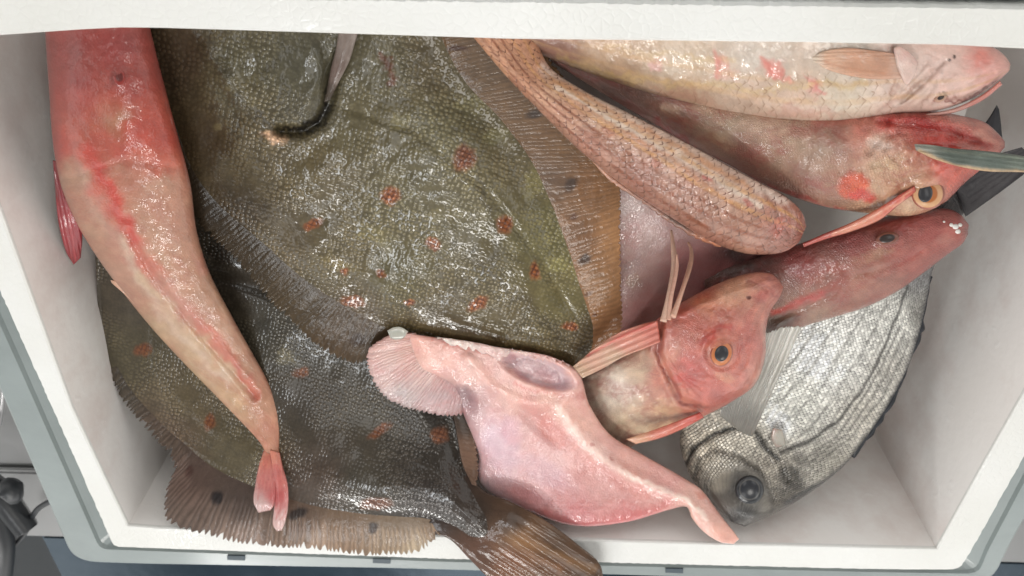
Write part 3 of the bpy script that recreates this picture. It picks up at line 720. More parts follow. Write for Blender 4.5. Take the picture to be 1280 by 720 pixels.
slab('pectoral_fin', br, [((900, 520), (912, 462)), ((913, 530), (940, 425)), ((926, 540), (975, 408)), ((940, 546), (1004, 405))][::-1], -.026, .0008, P_pf, m_fin, rays_n=20, ray_h=.0004, tip=3, reg='brpf', ends=(.05, .05), ray_dark=.22)
slab('gill_flap', br, [((966, 535), (978, 537)), ((964, 548), (981, 548)), ((970, 560), (982, 556))], -.030, .002, Paint([(970, 548, (178, 172, 160))]), m_flesh, ends=(.3, .3))
dk = lambda rr, a: np.where((rr < .62)[:, None], srgb((34, 36, 42)), np.where((rr < .74)[:, None], srgb((88, 86, 84)), srgb((38, 40, 44)))) * np.ones((len(rr), 3))
ey = dome('eye', br, 'bream', 937, 612, 18, 18, 0, .0034, dk, m_eye, lift=.0004)
# small raised fin spines along its back
bk = [(1163, 345), (1155, 396), (1152, 412), (1138, 450), (1117, 498), (1092, 536), (1066, 572)]
slab('dorsal_fin', br, [((a - 4, b - 3), (a + 2 + (2.5, 0, 3, 1, 2.5, 3.5, 1)[i], b + 2)) for i, (a, b) in enumerate(bk)], lambda x, y: z_bream(x, y) + .001, .0012, Paint([(1100, 500, (52, 54, 60))]), m_plaice_fin, rays_n=9, ray_h=.0002, tip=2.5, reg='brd')

# --- pale belly of a flatfish buried under the others
pb = thing('buried_flatfish', 'pale pink belly of a flatfish showing between the large plaice and the scaly mullet', 'flatfish', 0, 0, 0)
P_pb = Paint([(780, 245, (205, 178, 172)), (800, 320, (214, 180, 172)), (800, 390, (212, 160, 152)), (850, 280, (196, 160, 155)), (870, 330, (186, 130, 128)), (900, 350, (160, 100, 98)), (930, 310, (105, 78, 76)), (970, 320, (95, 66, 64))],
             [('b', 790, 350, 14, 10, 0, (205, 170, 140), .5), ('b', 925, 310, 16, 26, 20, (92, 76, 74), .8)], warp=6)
slab('belly', pb, [((690, 180), (760, 140)), ((700, 240), (850, 180)), ((710, 310), (940, 240)), ((712, 380), (985, 300)), ((710, 440), (950, 360)), ((705, 490), (900, 440))], -.053, .010, P_pb, m_flesh, edge_px=60, relief=lambda x, y: .003 * fbm(x / 50, y / 50) + .0025 * blobf(x, y, 850, 300, 70, 50, 40, 1), uvm='flat', reg='belly')

# --- plaice lying at lower left, tail over the rim
def z_p2(x, y): return soft(y, [280, 420, 500, 560, 600, 640, 690, 740], [-.050, -.046, -.036, -.024, -.013, -.001, .007, .010]) + .006 * sstep((x - 540) / 120) * sstep((y - 560) / 60)
p2 = thing('plaice', 'dark brown plaice at lower left, its fringe and brown tail draped over the bottom rim', 'plaice', 0, 0, 0, 'spotted plaice in the foam box')
p2_ribs = [((175, 262), (119, 318)), ((240, 262), (124, 400)), ((300, 285), (140, 470)), ((360, 315), (186, 528)), ((420, 350), (232, 568)), ((470, 390), (290, 604)), ((510, 430), (370, 634)),
           ((545, 480), (445, 648)), ((568, 530), (500, 652)), ((582, 582), (532, 655)), ((604, 614), (556, 668)), ((622, 634), (578, 688)), ((632, 650), (596, 698))]
spots2 = [(178, 437, 10, 6, -20), (262, 528, 6, 8, 20), (475, 540, 14, 5, -30), (550, 543, 9, 9, 0), (470, 630, 15, 7, 0), (375, 465, 8, 6, 0)]
P_p2 = Paint([(150, 360, (74, 70, 62)), (160, 450, (78, 76, 60)), (230, 500, (94, 88, 70)), (300, 560, (88, 84, 66)), (380, 500, (62, 58, 52)), (330, 420, (66, 66, 60)), (300, 340, (60, 58, 54)), (420, 420, (70, 70, 66)), (460, 520, (74, 72, 66)),
              (450, 600, (66, 64, 58)), (400, 600, (76, 66, 60)), (540, 560, (52, 48, 44)), (520, 510, (56, 54, 52)), (545, 630, (50, 46, 46)), (590, 620, (58, 50, 46)), (210, 540, (88, 76, 64))],
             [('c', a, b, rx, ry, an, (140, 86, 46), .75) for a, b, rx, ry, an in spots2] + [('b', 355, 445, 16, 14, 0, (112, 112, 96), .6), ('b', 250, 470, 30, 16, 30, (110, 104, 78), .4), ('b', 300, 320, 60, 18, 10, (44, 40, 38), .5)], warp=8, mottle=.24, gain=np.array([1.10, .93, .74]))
def relief_p2(x, y):
    d, _ = segdist(x, y, [(330, 470), (420, 560), (500, 610), (590, 640)])
    r = .004 * np.exp(-(d / 45)**2) + .0035 * fbm(x / 70, y / 70)
    d, _ = segdist(x, y, [(265, 345), (300, 352), (340, 365)])
    return r - .004 * np.exp(-(d / 10)**2)
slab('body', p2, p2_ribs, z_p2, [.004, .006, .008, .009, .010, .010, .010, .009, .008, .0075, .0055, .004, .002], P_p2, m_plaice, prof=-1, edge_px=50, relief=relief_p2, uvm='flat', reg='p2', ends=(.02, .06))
P_f2 = Paint([(150, 490, (84, 74, 62)), (200, 550, (96, 80, 68)), (235, 600, (110, 88, 78)), (300, 630, (98, 82, 74)), (370, 650, (122, 98, 82)), (430, 665, (150, 122, 98)), (500, 670, (160, 135, 110)), (520, 690, (200, 178, 150)), (400, 690, (178, 150, 128)), (300, 676, (158, 134, 120)), (220, 655, (112, 94, 84)), (550, 665, (150, 122, 96))],
             [('b', 271, 622, 11, 12, 30, (38, 34, 36), .9, .5), ('b', 372, 642, 18, 9, -20, (44, 38, 40), .8, .5), ('b', 467, 662, 8, 10, 30, (60, 46, 42), .85, .5), ('b', 237, 590, 7, 12, 20, (82, 52, 44), .7, .6)], warp=3, mottle=.12)
slab('anal_fin', p2, [((140, 462), (134, 470)), ((165, 496), (152, 508)), ((205, 534), (186, 548)), ((232, 560), (214, 584)), ((246, 578), (203, 622)), ((258, 588), (206, 656)), ((290, 604), (262, 674)), ((340, 622), (330, 686)), ((390, 638), (390, 692)), ((440, 648), (440, 697)),
      ((490, 652), (492, 698)), ((520, 654), (528, 692)), ((545, 658), (552, 672))], lambda x, y: z_p2(x, y) + .0001, .0009, P_f2, m_plaice_fin, tuck=12, rays_n=80, ray_h=.00010, tip=7, ray_dark=.4, reg='p2f', ends=(.01, .02), ruffle=.0004, ray_fade=.3, ray_pow=.8)
slab('dorsal_fin', p2, [((556, 492), (572, 498)), ((566, 520), (588, 528)), ((572, 550), (597, 556)), ((578, 580), (599, 586)), ((590, 606), (597, 608))], lambda x, y: z_p2(x, y) + .0025, .0012,
     Paint([(580, 520, (80, 66, 56)), (590, 570, (128, 98, 80)), (590, 600, (110, 84, 68))]), m_plaice_fin, rays_n=20, ray_h=.00005, tip=2, reg='p2d', ray_dark=.12)
P_t2 = Paint([(560, 630, (50, 46, 48)), (590, 640, (56, 48, 44)), (640, 650, (72, 58, 50)), (700, 680, (88, 70, 58)), (640, 700, (122, 84, 62)), (600, 690, (92, 66, 54)), (690, 715, (104, 76, 58)), (740, 712, (82, 66, 56)), (650, 675, (134, 104, 78))],
             [('l', [(640, 672), (690, 690), (740, 712)], 10, (150, 118, 86), .5), ('l', [(655, 690), (700, 712)], 7, (140, 104, 76), .5)], warp=4, mottle=.14, gain=np.array([.95, .82, .68]))
slab('tail_fin', p2, [((528, 664), (585, 590)), ((560, 673), (604, 613)), ((585, 697), (640, 628)), ((612, 724), (684, 652)), ((645, 750), (724, 682)), ((700, 765), (750, 706)), ((735, 760), (756, 735))][::1], lambda x, y: z_p2(x, y) + .0002, [.001, .0025, .0032, .0022, .0016, .001, .0006], P_t2, m_plaice_fin,
     reg='p2t', ends=(.0, .05), ray_dark=.3, relief=lambda x, y: .0005 * np.cos(((x - 560) * .55 - (y - 640) * .85) / 2.4 * 1.0) * sstep((x + y - 1270) / 60))

# --- big plaice
def z_p1(x, y): return np.interp(y, [-60, 60, 250, 400, 460], [-.034, -.032, -.030, -.028, -.026])
p1 = thing('plaice', 'largest olive plaice with orange spots, filling the top middle of the box', 'plaice', 0, 0, 0, 'spotted plaice in the foam box')
L1 = pts(120, -30, 165, 20, 190, 80, 205, 150, 226, 215, 262, 262, 312, 305, 362, 348, 415, 386, 470, 418, 550, 446, 630, 462, 695, 468, 738, 456)
R1 = pts(400, -60, 480, -60, 540, -20, 562, 40, 590, 95, 640, 150, 680, 205, 705, 260, 722, 305, 735, 345, 747, 380, 755, 405, 757, 425, 750, 440)
spots1 = [(487, 245, 10, 9, 0), (580, 197, 12, 13, 0), (632, 281, 8, 9, 0), (668, 338, 6, 10, 0), (597, 380, 11, 7, -25), (440, 376, 11, 6, 10), (391, 282, 12, 5, -20), (430, 340, 5, 4, 0), (478, 340, 5, 4, 0), (710, 407, 8, 5, 0), (540, 305, 8, 6, 0), (512, 378, 6, 4, 0)]
P_p1 = Paint([(220, 80, (64, 56, 48)), (250, 180, (66, 58, 46)), (300, 90, (84, 84, 72)), (330, 200, (88, 82, 66)), (380, 80, (82, 84, 78)), (470, 80, (92, 92, 82)), (540, 80, (92, 88, 74)), (450, 150, (94, 92, 76)), (560, 160, (98, 98, 82)), (650, 200, (104, 100, 82)), (400, 220, (92, 86, 66)),
              (500, 250, (92, 90, 70)), (600, 260, (100, 98, 78)), (690, 300, (108, 108, 78)), (300, 260, (62, 54, 42)), (360, 300, (84, 76, 58)), (420, 330, (92, 86, 64)), (500, 340, (94, 92, 70)), (600, 330, (88, 84, 66)), (700, 370, (112, 110, 82)), (640, 400, (92, 86, 66)), (560, 400, (90, 82, 64)), (440, 395, (82, 70, 52)), (730, 420, (84, 76, 58))],
             [('b', 500, 150, 18, 14, 0, (124, 124, 96), .6), ('b', 700, 330, 15, 15, 0, (140, 142, 102), .8), ('b', 665, 230, 16, 26, 0, (128, 128, 92), .6), ('b', 590, 130, 24, 14, 0, (118, 120, 96), .5), ('b', 470, 295, 40, 14, 30, (116, 114, 84), .6), ('b', 545, 270, 14, 10, 0, (118, 116, 90), .5),
              ('b', 420, 330, 40, 9, 20, (120, 112, 74), .4), ('b', 620, 170, 20, 12, 0, (122, 126, 100), .5), ('b', 715, 340, 14, 14, 0, (132, 130, 92), .5), ('b', 600, 390, 60, 12, 8, (104, 98, 78), .4), ('b', 275, 155, 10, 8, 0, (120, 116, 96), .5), ('b', 290, 110, 9, 8, 0, (116, 114, 92), .5), ('b', 320, 120, 50, 26, 20, (96, 92, 74), .5),
              ('l', [(600, 205), (608, 250), (622, 290), (618, 330)], 6, (66, 62, 50), .5), ('l', [(600, 330), (660, 380), (700, 420)], 9, (66, 60, 48), .5)]
             + [('c', a, b, rx, ry, an, (164, 92, 36) if i != 1 else (140, 84, 60), .9) for i, (a, b, rx, ry, an) in enumerate(spots1)]
             + [('l', [(478, 72), (487, 82), (492, 102)], 8, (96, 56, 44), .85),
                ('b', 380, 140, 62, 34, 10, (78, 78, 70), .7), ('l', [(352, 163), (378, 163), (398, 152), (410, 130), (415, 105)], [5, 9, 14, 13, 6], (20, 17, 16), .97),  # gill slit: the shade of the gap is painted dark on the skin
                ('b', 341, 172, 22, 11, 8, (196, 168, 156), .95, .8), ('l', [(255, 60), (300, 130), (350, 165)], 14, (66, 62, 54), .5)], warp=9, mottle=.28, gain=np.array([1.15, .98, .70]))
def relief_p1(x, y):
    r = .005 * fbm(x / 90, y / 90) + .0016 * fbm(x / 24, y / 24)
    r += .003 * blobf(x, y, 560, 220, 170, 120, 30, 1)
    # gill cover plate and the slit behind it
    r += .003 * sstep((1.0 - np.hypot((x - 345) / 68, (y - 90) / 74)) * 4) * sstep((x - 330) / 60)
    d, _ = segdist(x, y, [(350, 164), (380, 164), (400, 152), (411, 130), (416, 100), (425, 70)])
    r -= .006 * np.exp(-(d / 7.0)**2)
    r += .002 * blobf(x, y, 341, 174, 22, 12, 8, 1)
    d, _ = segdist(x, y, [(260, 60), (300, 130), (340, 170)])
    r += .0018 * np.exp(-(d / 10)**2)
    d, _ = segdist(x, y, [(430, 135), (520, 165), (610, 240), (680, 330), (720, 400)])
    r += -.0010 * np.exp(-(d / 5)**2)
    return r
slab('body', p1, pair(L1, R1), z_p1, [.004, .005, .006, .008, .009, .010, .010, .010, .010, .009, .008, .007, .005, .003], P_p1, m_plaice, prof=-1, edge_px=95, relief=relief_p1, uvm='flat', reg='p1', ends=(.0, .02))
P_f1 = Paint([(600, 90, (98, 82, 64)), (640, 130, (104, 84, 62)), (700, 180, (112, 88, 62)), (740, 230, (128, 98, 72)), (730, 300, (122, 94, 72)), (765, 300, (162, 128, 96)), (750, 360, (142, 112, 84)), (770, 400, (156, 120, 90)), (690, 220, (104, 84, 68))],
             [('b', 668, 143, 16, 9, -15, (60, 48, 42), .9), ('b', 714, 230, 14, 10, -30, (62, 46, 38), .9), ('b', 731, 325, 12, 9, -35, (58, 44, 38), .9), ('b', 572, 61, 18, 5, 0, (70, 48, 44), .8), ('b', 718, 272, 6, 6, 0, (88, 56, 40), .8), ('b', 735, 366, 7, 5, -20, (90, 60, 46), .7), ('b', 745, 395, 5, 4, 0, (96, 60, 44), .7)], warp=3, mottle=.16, gain=np.array([1.15, .95, .75]))
slab('dorsal_fin', p1, [((548, 10), (600, -10)), ((562, 42), (640, 25)), ((590, 97), (690, 75)), ((638, 150), (738, 140)), ((678, 207), (772, 205)), ((703, 262), (778, 245)), ((720, 306), (778, 285)), ((733, 346), (778, 330)), ((745, 380), (779, 368)), ((752, 405), (780, 398)), ((748, 430), (776, 420)), ((738, 444), (750, 446))],
     lambda x, y: z_p1(x, y) + .0001, .0010, P_f1, m_plaice_fin, tuck=14, rays_n=84, ray_h=.00008, tip=3, ray_dark=.22, reg='p1d', ends=(.01, .02), ruffle=.0001)
P_f1b = Paint([(250, 260, (58, 50, 40)), (300, 310, (70, 60, 46)), (370, 380, (84, 72, 54)), (430, 430, (92, 76, 58)), (460, 440, (90, 76, 60))], [('b', 450, 425, 16, 10, 0, (60, 44, 40), .6)], warp=3, mottle=.2, gain=np.array([.80, .70, .56]))
slab('anal_fin', p1, [((206, 150), (200, 160)), ((228, 214), (216, 226)), ((264, 262), (242, 278)), ((314, 304), (290, 326)), ((362, 347), (333, 376)), ((402, 376), (366, 408)), ((432, 391), (400, 440)), ((465, 402), (442, 458)), ((496, 411), (470, 445)), ((530, 420), (522, 426))],
     lambda x, y: z_p1(x, y) + .0001, .0010, P_f1b, m_plaice_fin, tuck=14, rays_n=70, ray_h=.00005, tip=5, ray_dark=.2, reg='p1a', ends=(.01, .02), ruffle=.0001)
slab('pectoral_fin', p1, [((424, 30), (450, 34)), ((420, 60), (445, 50)), ((413, 88), (437, 76)), ((409, 110), (424, 102)), ((405, 128), (412, 126))], -.0215, [.001, .0025, .0026, .002, .001],
     Paint([(435, 60, (132, 118, 110)), (425, 90, (110, 92, 84)), (410, 125, (72, 62, 52))], [('l', [(446, 44), (438, 76), (424, 104)], 6, (160, 148, 140), .7)]), m_plaice_fin, reg='p1p', ends=(.1, .1), rays_n=0)

# --- pink gutted piece
def z_pk(x, y): return soft(y, [400, 450, 500, 560, 610, 640, 660, 685, 730], [-.021, -.021, -.022, -.024, -.017, -.009, .001, .005, .010], 30)
pk = thing('gutted_monkfish', 'pink gutted fish, belly up with an open cavity, between dark plaice and bream', 'monkfish', 0, 0, 0)
pk_ribs = [((508, 416), (520, 462)), ((560, 424), (565, 482)), ((620, 433), (580, 520)), ((680, 444), (597, 565)), ((721, 462), (601, 606)), ((737, 505), (650, 634)), ((762, 542), (715, 657)), ((800, 566), (782, 653)), ((837, 587), (838, 637)), ((861, 601), (858, 634)), ((878, 613), (865, 648)), ((901, 644), (881, 666)), ((917, 664), (901, 678)), ((924, 674), (917, 680))]
P_pk = Paint([(520, 430, (226, 176, 162)), (560, 440, (228, 180, 168)), (590, 470, (224, 182, 172)), (585, 500, (150, 118, 124)), (620, 540, (212, 182, 188)), (620, 590, (214, 180, 184)), (680, 560, (214, 168, 166)), (640, 500, (220, 172, 162)), (700, 500, (226, 178, 164)), (735, 520, (222, 176, 162)), (690, 620, (220, 168, 168)), (720, 650, (206, 130, 132)), (780, 650, (212, 132, 132)),
              (760, 610, (218, 168, 164)), (790, 580, (214, 162, 150)), (830, 620, (222, 172, 164)), (870, 630, (226, 180, 166)), (915, 672, (228, 178, 162))],
             [('b', 672, 464, 56, 21, 20, (206, 178, 182), .95, .35), ('b', 690, 472, 26, 12, 20, (188, 154, 164), .6), ('b', 668, 462, 8, 6, 0, (214, 190, 196), .6), ('b', 650, 470, 18, 6, 30, (180, 110, 116), .5), ('b', 700, 462, 10, 6, 40, (206, 180, 186), .6), ('l', [(640, 480), (670, 490), (705, 492)], 3, (196, 96, 90), .5), ('b', 640, 452, 14, 10, 20, (150, 108, 116), .5),
              ('l', [(590, 452), (615, 480), (650, 500), (700, 505), (730, 480), (727, 462)], 9, (232, 190, 178), .8), ('l', [(545, 425), (570, 428), (600, 433), (625, 445), (640, 440), (670, 437)], 5, (238, 222, 212), .8),
              ('l', [(700, 512), (725, 545), (760, 580), (810, 605), (860, 625), (885, 650)], [9, 10, 7, 6, 5, 4], (244, 228, 216), .85), ('b', 740, 560, 70, 16, 38, (236, 204, 194), .5),
              ('b', 690, 540, 34, 14, 45, (206, 130, 120), .8), ('b', 625, 560, 30, 50, -20, (204, 172, 190), .6), ('b', 680, 590, 50, 22, 30, (214, 176, 190), .5), ('l', [(655, 500), (700, 535), (740, 580), (800, 615)], 16, (210, 132, 124), .45), ('l', [(650, 636), (715, 658), (780, 652), (835, 632)], 12, (206, 112, 112), .6), ('b', 582, 497, 12, 22, -20, (138, 104, 108), .8), ('l', [(540, 424), (570, 432), (600, 440)], 5, (190, 80, 74), .5), ('b', 725, 492, 7, 12, 20, (196, 130, 118), .6), ('b', 738, 505, 5, 7, 0, (176, 96, 76), .6), ('b', 740, 555, 5, 3, 40, (170, 60, 48), .6), ('b', 765, 572, 4, 3, 40, (160, 60, 50), .5), ('b', 875, 618, 10, 5, 40, (200, 110, 84), .5), ('b', 660, 620, 40, 12, 20, (208, 140, 144), .5), ('b', 640, 540, 16, 26, -30, (206, 160, 176), .5)], warp=5, mottle=.12, gain=np.array([1.10, 1.02, 1.0]))
def relief_pk(x, y):
    r = -.0060 * blobf(x, y, 672, 464, 54, 20, 20, .4) + .0030 * fbm(x / 12, y / 12) * blobf(x, y, 672, 464, 60, 24, 20, .5) + .0022 * fbm(x / 7, y / 7) * blobf(x, y, 610, 440, 90, 14, 8, .6)
    d, _ = segdist(x, y, [(585, 448), (612, 482), (650, 503), (700, 508), (735, 484), (728, 462), (700, 450)])
    r += .0022 * np.exp(-(d / 8)**2)
    d, _ = segdist(x, y, [(704, 515), (728, 548), (762, 580), (812, 606), (862, 628), (890, 655)])
    r += .0030 * np.exp(-(d / 9)**2)
    r += -.0030 * blobf(x, y, 672, 530, 60, 14, 42, 1)
    r += -.0035 * blobf(x, y, 585, 500, 14, 26, -20, 1)
    # muscle segments along the lower edge
    d, t = segdist(x, y, [(640, 632), (715, 658), (780, 652), (840, 632)])
    r += .00012 * np.cos(t * 95) * np.exp(-(d / 14)**2)
    return r + .0015 * fbm(x / 30, y / 30)
slab('body', pk, pk_ribs, z_pk, [.004, .007, .009, .010, .010, .010, .010, .009, .007, .007, .006, .005, .004, .002], P_pk, m_flesh, relief=relief_pk, prof=2.6, ends=(.04, .03), uvm='flat', reg='pk')
P_fan = Paint([(480, 440, (222, 178, 168)), (475, 470, (216, 178, 172)), (500, 500, (190, 170, 168)), (540, 510, (198, 166, 166)), (540, 460, (222, 180, 172)), (570, 500, (186, 148, 148)), (515, 440, (228, 182, 168))], [('l', [(462, 475), (480, 498), (510, 512), (545, 520)], 7, (170, 160, 158), .5)], warp=3, mottle=.05)
slab('pectoral_fin', pk, [((520, 416), (488, 416)), ((524, 424), (459, 436)), ((532, 432), (458, 462)), ((542, 440), (472, 490)), ((552, 450), (497, 508)), ((562, 460), (526, 517)), ((572, 470), (555, 522)), ((586, 484), (577, 521))], lambda x, y: -.022 + .0 * x, [.004, .004, .004, .004, .004, .004, .004, .004], P_fan, m_flesh,
     prof=2.2, rays_n=34, ray_h=.0004, tip=3, ray_dark=.16, reg='pkf', ends=(.03, .05), ray_pow=.9)
slab('torn_membrane', pk, [((546, 421), (548, 428)), ((570, 424), (572, 438)), ((600, 429), (606, 446)), ((622, 434), (630, 456)), ((640, 437), (640, 444)), ((668, 441), (668, 453)), ((690, 446), (694, 456)), ((712, 456), (714, 461))], [-.013] * 8, .0012,
     Paint([(560, 428, (236, 216, 206)), (625, 445, (236, 206, 198)), (690, 448, (226, 180, 172))], mottle=.2), m_flesh, reg='pkm', ends=(.1, .1), rays_n=13, tip=6, ray_h=.0006, ray_dark=.1, relief=lambda x, y: .0025 * fbm(x / 6, y / 6))
tag(slab('ice_chip', None, [((484, 413), (488, 423)), ((492, 409), (494, 425)), ((502, 409), (503, 424)), ((510, 414), (508, 419))], -.0065, .003, Paint([(497, 415, (200, 200, 180))]), m_ice, prof=4, ends=(.2, .2), reg='ice'),
    'small clear ice chip melting on the corner of the pink fin', 'ice')

# --- gurnards
def iris(ring1, ring2, pup=.0):
    def f(rr, a):
        c = np.where((rr < .55)[:, None], srgb(ring1), srgb(ring2)) * np.ones((len(rr), 3))
        c = np.where((rr > .88)[:, None], srgb((150, 84, 66)), c)
        return c
    return f
pup = lambda rr, a: np.tile(srgb((46, 46, 50)), (len(rr), 1))
def eye(parent, reg, x, y, rx, ry, ang, prx, pry, pang, c1, c2, H=.0024, dx=0, dy=0):
    e = dome('eye', parent, reg, x, y, rx, ry, ang, H, iris(c1, c2), m_eye, lift=.0006, flat=.8)
    r_ = reg + '_eye'
    # pupil, a sub-part seated on the iris
    p0 = surf(reg, x, y)
    SURF[r_] = (np.array([[x]]), np.array([[y]]), np.array([[p0 - rays(x, y) * (H * .93 + .0006)]]))
    q = dome('pupil', e, r_, x + dx, y + dy, prx, pry, pang, .0007, pup, m_eye, lift=.0)
    return e

GG = 'gurnards in the foam box'
# D: lies under, head to the right wall
gd = thing('gurnard', 'dull red gurnard with white specks on its blunt snout, nearest the right wall', 'gurnard', 0, 0, 0, GG)
gd_ribs = [((880, 335), (885, 470)), ((915, 330), (922, 450)), ((945, 322), (962, 428)), ((982, 310), (1003, 410)), ((1020, 297), (1040, 398)), ((1060, 284), (1080, 385)), ((1100, 272), (1118, 367)), ((1135, 264), (1150, 345)), ((1162, 261), (1172, 328)), ((1186, 261), (1192, 313)), ((1202, 269), (1204, 304)), ((1211, 281), (1210, 293))]
P_gd = Paint([(930, 330, (108, 74, 70)), (940, 380, (126, 80, 72)), (1000, 320, (138, 64, 58)), (1060, 300, (140, 58, 54)), (1120, 280, (152, 66, 60)), (1170, 285, (176, 82, 74)), (1200, 285, (186, 92, 82)), (1150, 320, (182, 98, 86)), (1080, 350, (172, 112, 94)), (1020, 390, (168, 124, 106)), (1040, 345, (156, 92, 80)), (975, 410, (160, 128, 112)), (1100, 365, (170, 104, 92)), (1170, 315, (174, 86, 78))],
             [('l', [(965, 395), (1000, 380), (1030, 366)], 9, (196, 56, 48), .85), ('b', 1095, 320, 34, 8, -12, (188, 140, 112), .5), ('b', 1105, 299, 26, 15, -8, (130, 66, 60), .6), ('b', 1180, 300, 18, 12, -20, (196, 130, 120), .4), ('b', 1060, 330, 50, 12, -20, (160, 100, 80), .5)], warp=6, mottle=.28, gain=np.array([.88, .92, .86]))
def relief_gd(x, y):
    d, _ = segdist(x, y, [(1060, 345), (1090, 340), (1130, 326), (1150, 315)]); r = -.0010 * np.exp(-(d / 4)**2)
    d, _ = segdist(x, y, [(965, 400), (1000, 386), (1035, 370)]); r += -.0014 * np.exp(-(d / 4)**2)
    r += .0022 * blobf(x, y, 1108, 298, 26, 14, -8, 1)
    return r + .0014 * fbm(x / 22, y / 22) + .0006 * fbm(x / 6, y / 6)
slab('body', gd, gd_ribs, [-.050, -.048, -.045, -.042, -.040, -.038, -.038, -.038, -.038, -.038, -.038, -.038], [.010, .013, .016, .018, .02, .021, .021, .019, .016, .012, .009, .005], P_gd, m_gurnard, ends=(0, .03), relief=relief_gd, reg='gd')
dome('eye', gd, 'gd', 1109, 298, 15, 8, -10, .0014, lambda rr, a: np.where((rr < .62)[:, None], srgb((50, 40, 38)), srgb((122, 72, 58))) * np.ones((len(rr), 3)), m_eye, lift=.0004)
for (a, b, r_) in ((1194, 283, 4.5), (1197, 289, 4), (1189, 281, 3), (1200, 281, 3), (1180, 277, 1.8)):
    dome('slime_fleck', gd, 'gd', a, b, r_, r_ * .8, 20, .001, lambda rr, aa: np.tile(srgb((225, 222, 215)), (len(rr), 1)), m_white, n=12, m=6)

# C: upper right, turned belly up, big eye
gc = thing('gurnard', 'red headed gurnard at upper right with a large orange eye and a long grey fin', 'gurnard', 0, 0, 0, GG)
gc_ribs = [((670, 30), (690, 78)), ((745, 62), (745, 112)), ((820, 92), (805, 148)), ((880, 113), (860, 180)), ((940, 128), (912, 207)), ((1000, 136), (968, 237)), ((1050, 138), (1028, 258)), ((1095, 138), (1085, 267)), ((1135, 137), (1140, 270)), ((1172, 139), (1180, 254)), ((1205, 145), (1207, 228)), ((1232, 153), (1234, 206)), ((1249, 168), (1250, 191)), ((1256, 177), (1256, 184))]
P_gc = Paint([(720, 90, (128, 96, 84)), (780, 115, (120, 88, 78)), (840, 150, (142, 112, 96)), (900, 150, (172, 152, 130)), (930, 190, (146, 116, 102)), (980, 170, (176, 156, 132)), (1000, 220, (152, 122, 106)), (1040, 180, (160, 138, 120)), (1050, 240, (158, 126, 106)), (1080, 160, (196, 120, 104)), (1100, 180, (198, 168, 150)), (1110, 150, (196, 72, 66)), (1150, 155, (190, 70, 64)), (1200, 160, (204, 120, 108)), (1240, 165, (208, 138, 124)),
              (1110, 210, (200, 176, 142)), (1140, 215, (198, 166, 134)), (1130, 240, (190, 156, 122)), (1180, 205, (200, 84, 70)), (1200, 220, (196, 88, 70)), (1130, 262, (204, 180, 148)), (1090, 262, (176, 140, 112))],
             [('b', 1066, 232, 24, 20, 20, (208, 92, 56), .95, .5), ('b', 1078, 246, 26, 10, 10, (196, 50, 46), .8), ('b', 1175, 180, 34, 14, 10, (196, 52, 44), .8), ('l', [(1140, 150), (1190, 165), (1235, 178)], 14, (180, 44, 42), .8), ('b', 1100, 182, 20, 9, 10, (214, 194, 184), .8), ('l', [(820, 150), (870, 190), (930, 222), (1000, 248), (1060, 268)], 7, (176, 62, 56), .7),
              ('l', [(1085, 142), (1150, 140), (1215, 150), (1245, 164)], 7, (222, 160, 146), .7), ('b', 1230, 170, 20, 8, 25, (222, 170, 150), .6), ('b', 900, 175, 30, 10, 20, (190, 160, 130), .4), ('b', 1190, 195, 30, 14, 20, (204, 60, 48), .6), ('l', [(830, 135), (900, 135), (980, 145)], 10, (206, 176, 150), .6), ('b', 960, 160, 60, 18, 8, (206, 176, 156), .5), ('b', 1040, 150, 40, 10, 0, (206, 120, 104), .5)], warp=6, mottle=.2, gain=np.array([1.1, 1.0, .95]))
def relief_gc(x, y):
    r = .0016 * fbm(x / 18, y / 18) + .003 * blobf(x, y, 1158, 242, 34, 30, 0, 1)
    d, _ = segdist(x, y, [(1085, 190), (1100, 170), (1135, 165), (1190, 172), (1240, 180)]); r += -.002 * np.exp(-(d / 6)**2)
    d, _ = segdist(x, y, [(1050, 215), (1095, 205), (1120, 190)]); r += -.0012 * np.exp(-(d / 5)**2)
    for l_, a in (([(1100, 152), (1140, 158), (1185, 165), (1225, 178)], -.0022), ([(1120, 146), (1160, 148), (1210, 158), (1240, 170)], .0012), ([(1105, 140), (1112, 165), (1108, 185)], -.0012), ([(1060, 268), (1080, 240), (1050, 215)], -.0008), ([(1190, 225), (1165, 212), (1130, 222)], -.001)):
        d, _ = segdist(x, y, l_); r += a * np.exp(-(d / 4)**2)
    r += .0024 * fbm(x / 9, y / 9) * sstep((x - 1040) / 60)
    return r
slab('body', gc, gc_ribs, [-.036, -.036, -.036, -.036, -.035, -.034, -.032, -.030, -.029, -.029, -.030, -.030, -.030, -.030], [.006, .009, .013, .016, .018, .019, .020, .021, .021, .020, .016, .011, .007, .004], P_gc, m_gurnard, ends=(.02, .04), relief=relief_gc, reg='gc')
eye(gc, 'gc', 1160, 242, 21, 20, 0, 9, 11, 15, (176, 104, 54), (206, 158, 116), H=.0030, dx=-3)
P_pc = Paint([(1150, 184, (150, 150, 140)), (1190, 195, (92, 100, 92)), (1240, 200, (98, 108, 100)), (1280, 204, (110, 118, 108))], [('l', [(1150, 190), (1190, 207), (1240, 214), (1290, 216)], 5, (206, 172, 132), .9), ('l', [(1160, 184), (1210, 192), (1290, 199)], 3, (140, 146, 130), .5)], warp=1.5, wscale=12)
